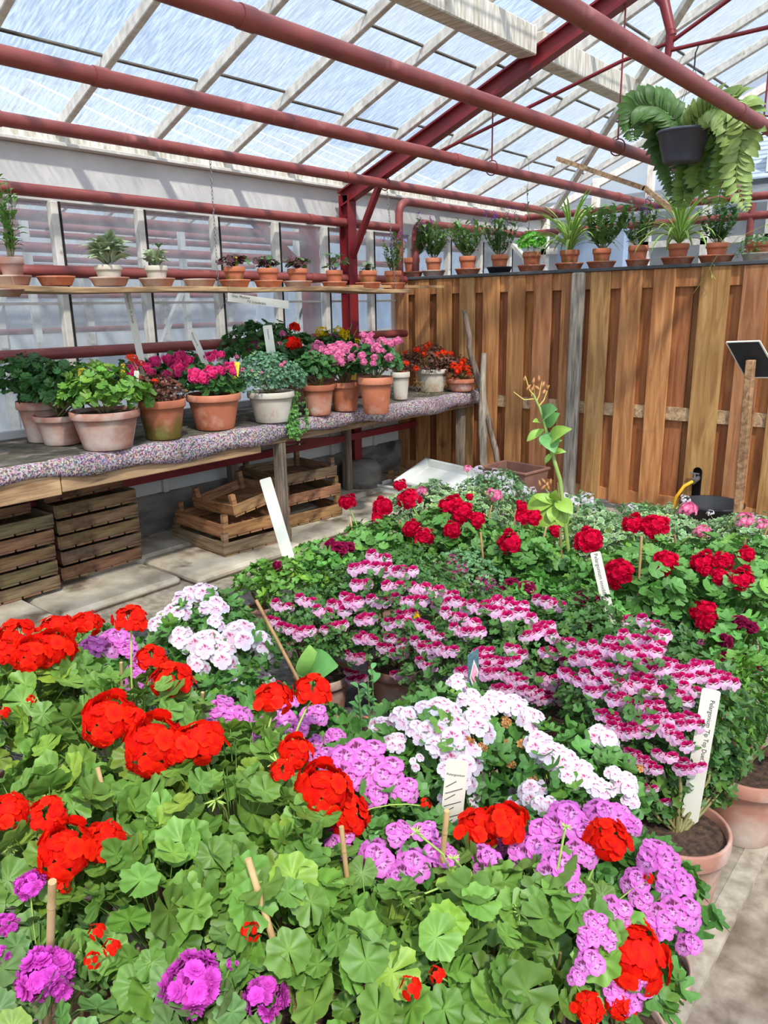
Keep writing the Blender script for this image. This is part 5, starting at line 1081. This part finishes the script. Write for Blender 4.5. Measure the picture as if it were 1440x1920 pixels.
g = G(); g.tube([A+np.array([0, .01, .02]), A+np.array([0, 0, .09])], .001, 4); g.tube([B+np.array([0, -.01, .02]), B+np.array([0, 0, .13])], .001, 4); g.tube([at(432, 545, 'x', -3.72), at(425, 562, 'x', -3.72), at(408, 590, 'x', -3.7)], .0015, 4); g.build('string', M['wire'], hs_)

# ---------------- saucers and small pots on the shelf and on the fence top ----------------
def saucer(p, R, H, style, label, cat='saucer', group=None):
    o = thing('clay_saucer', p, label, cat, group); g = G(); p = np.array(p)
    g.lathe([(0, 0), (R*.76, 0), (R*.79, .003), (R*.96, H*.8), (R, H*.82), (R, H), (R*.93, H), (R*.72, .008), (0, .008)], 28, p, c=(1, 1, 1)); g.build('dish', M[style], o); return o
def small_pot(p, R, H, style, label, name='potted_plant'):
    r = thing(name, p, label, 'potted plant'); add_pot(r, R, H, style, .28); return r
def rosette(r, p, n, L, T, c, gn='leaves', up=.6, spread=1, layers=1, var=.2):
    g = G()
    for k in range(n):
        a = k*2.4+rng.uniform(-.3, .3); e = rng.uniform(.1, 1)
        d = nrm((math.cos(a)*spread, math.sin(a)*spread, up*e+.1)); q = np.array(p)+d*L*rng.uniform(0, .35)+np.array([0, 0, L*.3*e*layers])
        leafat(g, LT[T][0], q, d, (0, 0, 1)+rng.normal(0, .25, 3), L*rng.uniform(.6, 1.1), np.array(c)*rng.uniform(1-var, 1+var))
    return g
def herb(r, p, hgt, n, wid, c, T='narrow', flowers=None, L=.035, seedc=None, gap=.016):
    g = G(); gs = G(); gf = G(); p = np.array(p)
    for k in range(n):
        a = rng.uniform(0, 6.28); h = hgt*rng.uniform(.6, 1.05); rr_ = wid*rng.uniform(.2, 1)
        t = p+np.array([math.cos(a)*rr_, math.sin(a)*rr_*.8, h]); m_ = p+np.array([math.cos(a)*rr_*.8, math.sin(a)*rr_*.6, h*.35]); b = p+np.array([math.cos(a), math.sin(a), 0])*.012
        t[0] = max(t[0], -4.12); m_[0] = max(m_[0], -4.12)
        pts = [(1-s)**2*b+2*s*(1-s)*m_+s*s*t for s in np.linspace(0, 1, 7)]; gs.tube(pts, [.0024, .0022, .002, .0018, .0016, .0013, .001], 5, srgb(120, 116, 70))
        for s in np.arange(.18, 1.0, gap/hgt*1.6):
            q = (1-s)**2*b+2*s*(1-s)*m_+s*s*t; a2 = rng.uniform(0, 6.28); leafat(g, LT[T][0], q, (math.cos(a2), math.sin(a2), rng.uniform(.1, .9)), (0, 0, 1), L*rng.uniform(.5, 1.1), np.array(c)*rng.uniform(.75, 1.2))
        if flowers and rng.uniform() < .5:
            gf = G()
            for j in range(26):
                q = t+np.array([rng.normal(0, .007), rng.normal(0, .007), rng.uniform(-.005, .055)]); leafat(gf, LT['oval'][0], q, rng.normal(0, 1, 3), rng.normal(0, 1, 3)+(0, 0, 1), .009, np.array(flowers)*rng.uniform(.7, 1.2))
            gf.build('flower_spike', M['petal'], r)
    g.build('leaves', M['leaf'], r); gs.build('stems', M['stem'], r)
    if gf.n: gf.build('flower_spikes', M['petal'], r)

SX = -3.85; SZ = 1.633
def shelf_at(px): p = at(px, 520, 'x', SX); return np.array([SX, p[1], SZ])
sh_list = [ # px, saucer half width px, saucer material, pot(half px, height px, style, plant kind) , labels
 (25,32,'terra_old',(22,36,'old','tall'),'dark saucer under the tall leafy pot at the left end of the shelf','clay pot with a tall drooping leafy plant at the left end of the shelf'),
 (105,34,'terra',None,'empty bright red saucer, first from the left on the shelf',None),
 (205,36,'terra_old',(25,24,'white','trad'),'flaking saucer under the wide striped leaved plant',"pale pot with a wide mound of striped leaves on the shelf"),
 (294,33,'terra_old',(21,24,'white','trad2'),'white crusted saucer under the smaller striped leaved plant','pale pot with a small striped leaved plant and one taller rosette'),
 (374,30,'terra_old',None,'empty dusty saucer between the striped plants and the dark leaved ones',None),
 (440,29,'terra',(20,24,'moss','dark'),'saucer just right of the near chain','dirty clay pot with a yellow tag beside the near shelf chain'),
 (503,27,'terra',(20,22,'orange','dark'),'saucer under the clean orange pot with the yellow tag','clean orange pot with dark leaves and yellow tag on the shelf'),
 (558,27,'terra_old',(19,22,'orange','dark'),'pale crusted saucer above the right end of the hanging sign','orange pot with dark leaves above the right end of the hanging sign'),
 (627,24,'terra',(16,20,'orange','round'),'saucer immediately left of the red column','orange pot with long stalked round leaves left of the red column'),
 (690,24,'terra',(17,20,'moss','dark2'),'saucer immediately right of the red column','mossy pot with small grey leaves right of the red column'),
 (737,23,'terra',(16,20,'moss','herbp'),'last saucer on the shelf, next to the fence','stained pot with a yellow tag, last on the shelf')]
for px, hw, sm, pot, l1, l2 in sh_list:
    p = shelf_at(px); R = hw*mpp(p); saucer(p, R, .046, sm, l1, group='saucers on the shelf')
    if not pot: continue
    hp, ht, st, kind = pot; q = p+np.array([0, 0, .010]); Rp = hp*mpp(p); H = (ht+10)*mpp(p)
    r = small_pot(q, Rp, H, st, l2); top = q+np.array([0, 0, H*.95])
    if kind == 'trad':
        for k in range(1): rosette(r, top, 120, .13, 'lance_var', srgb(150, 166, 128), up=1.1, spread=1.0, layers=1).build('leaves', M['leaf'], r)
    elif kind == 'trad2':
        g = rosette(r, top, 46, .09, 'lance_var', srgb(146, 162, 124), up=.8); 
        t = top+np.array([0, .03, .10])
        for k in range(12): a = k*2.4; leafat(g, LT['lance_var'][0], t, (math.cos(a), math.sin(a), .3), (0, 0, 1), .055, srgb(110, 126, 92))
        g.build('leaves', M['leaf'], r); g = G(); g.tube([top, t], .0025, 5, srgb(110, 100, 60)); g.build('stem', M['stem'], r)
    elif kind in ('dark', 'round', 'dark2'):
        g = G(); gs = G(); n = {'dark': 34, 'round': 18, 'dark2': 44}[kind]
        for k in range(n):
            a = k*2.4+rng.uniform(-.4, .4); e = rng.uniform(.2, 1); rr_ = {'dark': .10, 'round': .14, 'dark2': .075}[kind]*e
            t = top+np.array([math.cos(a)*rr_*.7, math.sin(a)*rr_, {'dark': .02, 'round': .02, 'dark2': .01}[kind]+.05*rng.uniform(0, 1)*(1.8 if kind == 'round' else 1)])
            gs.tube([top, (top+t)/2+np.array([0, 0, .012]), t], .0014, 4, srgb(110, 44, 48)); sz = {'dark': .022, 'round': .020, 'dark2': .014}[kind]
            cc = srgb(84, 40, 50) if (k % 3 and kind == 'dark') else (srgb(92, 128, 74) if kind != 'dark2' else srgb(126, 140, 112)); R_ = rand_frames(np.array([[math.cos(a), math.sin(a), .4]]), .6, .3)
            T = LT['mid'][k % 3]; g.inst(T, R_, t[None], np.array([sz*rng.uniform(.8, 1.3)]), np.array([cc]))
        g.build('leaves', M['leaf'], r); gs.build('stems', M['stem'], r)
    elif kind == 'herbp': herb(r, top, .26, 16, .12, srgb(94, 132, 70), 'lance', srgb(120, 76, 160), .05, gap=.014)
    else:
        herb(r, top, .40, 9, .07, srgb(96, 140, 66), 'lance', None, .06, gap=.02)
    if 'yellow tag' in (l2 or ''):
        a = top+np.array([.01, -.01+.02, -.02]); r2 = thing('plant_label', a, 'yellow tag in the '+{440: 'dirty pot beside the near shelf chain', 503: 'clean orange pot on the shelf', 737: 'last pot on the shelf'}[px], 'plant label')
        g = G(); g.bar(a, a+np.array([0, .004, .085]), .003, .016, (0, 1, 0)) ; g.build('blade', M['label_yellow'], r2)
p = at(18, 548, 'x', -3.72); g = G(); g.lathe([(0, 0), (.05, 0), (.07, .03), (.075, .03), (.075, .036), (.062, .034), (.045, .006), (0, .006)], 28, p-np.array([.02, 0, .02])); 
g.tube([p+np.array([0, .03, .01]), p+np.array([-.02, .03, .075])], .0012, 4); g.tube([p+np.array([0, -.05, .01]), p+np.array([-.02, -.05, .075])], .0012, 4)
single(g, 'hanging_bowl', M['terra_old'], 'shallow brown bowl hung below the left end of the shelf', 'bowl')

FZ = 1.745; FPY = FY+.09
fence_list = [ # centre px, saucer half px, saucer mat, pot half px, pot h px, style, kind, word
 (772,21,'terra',15,24,'orange','herbp','just right of the pipe bend'),
 (813,22,'terra_old',15,22,'terra','herb','third from the window wall'),
 (877,24,'terra',16,22,'orange','herb','with upright pale stems and one broad leaf'),
 (937,24,'black',16,22,'orange','herbp','standing in the near-black saucer'),
 (997,26,'terra',17,24,'orange','fresh','with bright green crinkled leaves, left of the larger spider plant'),
 (1068,26,'terra',18,24,'moss','spiderL',''),
 (1128,27,'terra',17,24,'moss','herb','between the two spider plants, with broad glossy leaves'),
 (1196,22,'terra',18,26,'orange','herbp','with purple flower spikes, left of the smaller spider plant'),
 (1271,30,'terra',19,26,'orange','spiderS',''),
 (1343,32,'terra',20,24,'orange','bush','under the hanging fern'),
 (1420,28,'terra_white',20,22,'moss','succ','')]
for px, hw, sm, hp, ht, st, kind, word in fence_list:
    q = at(px, 480, 'y', FPY); p = np.array([q[0], FPY, FZ]); R = hw*mpp(p); sname = {'black': 'black_plastic'}.get(sm, sm)
    kindw = {'herb': 'narrow leaved herb', 'herbp': 'purple flowered herb', 'fresh': 'plant', 'bush': 'small dark leaved bush', 'succ': 'trailing succulent in an old pot at the right end of the fence top', 'spiderL': 'larger striped spider plant on the fence top', 'spiderS': 'smaller striped spider plant on the fence top'}[kind]
    full = kindw if not word else kindw+', '+word
    saucer(p, R, .05, sname, 'saucer under the '+' '.join(full.split()[:13]), group='saucers on the fence top')
    Rp = hp*mpp(p); H = (ht+9)*mpp(p); r = small_pot(p+np.array([0, 0, .010]), Rp, H, st, 'potted '+full, {'spiderL': 'spider_plant', 'spiderS': 'spider_plant', 'succ': 'potted_succulent'}.get(kind, 'potted_herb')); top = p+np.array([0, 0, .01+H*.95])
    if kind == 'herb': herb(r, top, .30, 20, .17, srgb(108, 146, 76), 'lance' if px != 1128 else 'oval', None, .075, gap=.014)
    elif kind == 'herbp': herb(r, top, .30, 22, .17, srgb(94, 132, 70), 'lance', srgb(120, 76, 160), .062, gap=.014)
    elif kind == 'fresh':
        D, P = canopy(top+np.array([0, 0, .07]), .10, .08, 150); g = G(); leaves(g, 'small', D, P, .022, srgb(104, 190, 60)); g.build('leaves', M['leaf'], r)
    elif kind == 'bush': herb(r, top, .27, 20, .15, srgb(72, 118, 58), 'oval', None, .045, gap=.012)
    elif kind == 'succ':
        D, P = canopy(top+np.array([0, 0, .01]), .12, .04, 260, lo=-.2); P[:, 2] -= rng.uniform(0, .09, len(P))*(np.hypot(P[:, 0]-top[0], P[:, 1]-top[1]) > .085); g = G(); leaves(g, 'small', D, P, .010, srgb(108, 150, 80)); g.build('leaves', M['leaf'], r)
    else:
        n, L0 = (80, .50) if kind == 'spiderL' else (62, .42); g = G(); c0 = srgb(116, 168, 60); ce_ = srgb(226, 232, 150)
        for k in range(n):
            a = k*2.4+rng.uniform(-.2, .2); el = rng.uniform(.38, 1.4); L = L0*rng.uniform(.7, 1.05); wd = rng.uniform(.007, .012); s_ = np.array([-math.sin(a), math.cos(a), 0]); V = []; C = []; q = top.copy(); e = el+.25; ns = 9
            for i in range(ns):
                u = i/(ns-1); w_ = wd*(math.sin(math.pi*min(1, u*.9+.1)))**.6+.0004; nn = np.array([-math.cos(a)*math.sin(e), -math.sin(a)*math.sin(e), math.cos(e)])
                for v in (-1, -.45, .45, 1): V.append(q+s_*v*w_+nn*abs(v)*w_*.5); C.append(ce_ if abs(v) == 1 else c0)
                q = q+np.array([math.cos(a)*math.cos(e), math.sin(a)*math.cos(e), math.sin(e)])*L/(ns-1); e -= (.10+.16*(1.4-el))*rng.uniform(.8, 1.2)
            g.add(V, [[i*4+j, i*4+j+1, i*4+j+5, i*4+j+4] for i in range(ns-1) for j in range(3)], C)
        g.build('leaves', M['leaf'], r)
# loose greenery between the fence-top pots: tall thin weed and trailing runner
o = thing('tall_weed', at(992, 480, 'y', FY+.12), 'tall thin weed shooting up left of the larger spider plant', 'plant'); g = G(); gl = G()
W_ = [at(x, y, 'y', FY+.12) for x, y in ((990, 470), (992, 420), (988, 360), (992, 320), (990, 298))]; g.tube(W_, [.003, .0025, .002, .0015, .001], 5, srgb(120, 140, 70)); g.build('stem', M['stem'], o)
for k in range(26):
    t = rng.uniform(0, 3.99); i = int(t); q = W_[i]+(W_[i+1]-W_[i])*(t-i); a = rng.uniform(0, 6.28); leafat(gl, LT['narrow'][0], q, (math.cos(a), math.sin(a), .6), (0, 0, 1), rng.uniform(.02, .05), srgb(112, 150, 70))
gl.build('leaves', M['leaf'], o)
o = thing('plant_runner', at(1330, 470, 'y', FY-.06), 'thin yellow green runner hanging over the fence from the right-hand pots', 'plant'); g = G(); gl = G()
for pts in (((1345, 478), (1335, 495), (1322, 520), (1300, 550)), ((1330, 500), (1335, 515), (1342, 524)), ((1358, 470), (1385, 445), (1440, 420))):
    W_ = [at(x, y, 'y', FY-.07) for x, y in pts]; g.tube(W_, .0015, 4, srgb(176, 176, 70))
    for q in W_[1:]: leafat(gl, LT['narrow'][0], q, (rng.normal(), -.3, -.6), (0, 0, 1), .03, srgb(150, 170, 70))
g.build('stem', M['stem'], o); gl.build('leaves', M['leaf'], o)

# ---------------- hanging basket with fern ----------------
HB = at(1280, 275, 'y', 4.6); hb = thing('hanging_basket', (HB[0], 4.6, HB[2]-.07), 'dark grey plastic hanging basket with a broad drooping fern', 'hanging basket')
c0 = np.array([HB[0], 4.6, HB[2]-.085]); g = G(); Rb = .142
g.lathe([(0, 0), (Rb*.66, 0), (Rb*.70, .01), (Rb*.80, .07), (Rb*.82, .072), (Rb*.95, .15), (Rb*.97, .15), (Rb*1.02, .152), (Rb*1.02, .165), (Rb*.94, .165), (Rb*.86, .12), (0, .12)], 40, c0); g.build('pot', M['basket'], hb)
hk = at(1305, 88, 'y', 4.6); g = G()
for a in (.3, 2.4, 4.5): g.tube([c0+np.array([math.cos(a)*Rb, math.sin(a)*Rb, .16]), hk+np.array([0, 0, -.10])], .0015, 5)
g.build('hanger_wires', M['wire'], hb); g = G(); g.tube([hk+np.array([0, 0, -.11]), hk+np.array([0, 0, -.03]), hk+np.array([.012, 0, .0]), hk+np.array([0, 0, .018]), hk+np.array([-.014, 0, .004])], .004, 6); g.build('hook', M['black_plastic'], hb)
ct = c0+np.array([0, 0, .15])
def frond(pts, wd, c, idx):
    P = [np.array(p) for p in pts]; n = 34; Q = []
    for s in np.linspace(0, 1, n):
        k = len(P)-1; u = s*k; i = min(k-1, int(u)); u -= i; p0, p1, p2, p3 = P[max(0, i-1)], P[i], P[i+1], P[min(k, i+2)]; Q.append(.5*(2*p1+(p2-p0)*u+(2*p0-5*p1+4*p2-p3)*u*u+(3*p1-p0-3*p2+p3)*u**3))
    g = G(); g.tube(Q, [.003]*(n-4)+[.002, .0015, .001, .0005], 5, srgb(120, 130, 60))
    for i in range(2, n):
        t = nrm(Q[min(i+1, n-1)]-Q[i-1]); view = nrm(np.array([.55, -.8, .25])); s_ = nrm(np.cross(t, view)); s0 = (i/(n-1)); w_ = wd*math.sin(math.pi*min(1, s0*.85+.14))**.7
        for sd in (-1, 1): leafat(g, LT['lance'][0], Q[i], s_*sd+t*.45+rng.normal(0, .08, 3), np.cross(s_, t)+rng.normal(0, .15, 3), w_, np.array(c)*rng.uniform(.8, 1.15))
    g.build('frond', M['leaf'], hb)
def fr_px(L, c, wd, ys): frond([ct]+[at(x, y, 'y', yy) for (x, y), yy in zip(L, ys)], wd*1.35, c, 0)
gA, gB, gC = srgb(80, 112, 52), srgb(110, 140, 56), srgb(140, 160, 84)
fr_px([(1240, 205), (1190, 205), (1186, 265)], gA, .09, (4.55, 4.5, 4.5)); fr_px([(1250, 215), (1215, 210), (1205, 250)], gC, .08, (4.6, 4.6, 4.62))
fr_px([(1335, 200), (1395, 215), (1380, 330), (1400, 395)], gC, .09, (4.55, 4.5, 4.5, 4.5)); fr_px([(1340, 215), (1380, 240), (1360, 320), (1345, 390)], gB, .09, (4.6, 4.62, 4.6, 4.6))
fr_px([(1320, 235), (1350, 260), (1310, 330), (1335, 385)], gB, .09, (4.68, 4.7, 4.7, 4.68)); fr_px([(1320, 240), (1330, 290), (1300, 340), (1300, 360)], gA, .08, (4.74, 4.76, 4.76, 4.74))
fr_px([(1262, 235), (1240, 260), (1262, 330), (1268, 385)], gA, .09, (4.74, 4.76, 4.74, 4.72)); fr_px([(1300, 225), (1310, 280), (1285, 350), (1276, 392)], gB, .085, (4.76, 4.78, 4.74, 4.72))
fr_px([(1330, 205), (1365, 225), (1385, 290), (1365, 350)], gC, .085, (4.5, 4.48, 4.5, 4.52)); fr_px([(1270, 220), (1262, 205), (1266, 212)], gA, .05, (4.6, 4.6, 4.6)); fr_px([(1312, 215), (1316, 205), (1318, 215)], gB, .05, (4.6, 4.6, 4.6))
fr_px([(1340, 225), (1370, 270), (1350, 300), (1330, 340)], gA, .08, (4.7, 4.7, 4.7, 4.72))
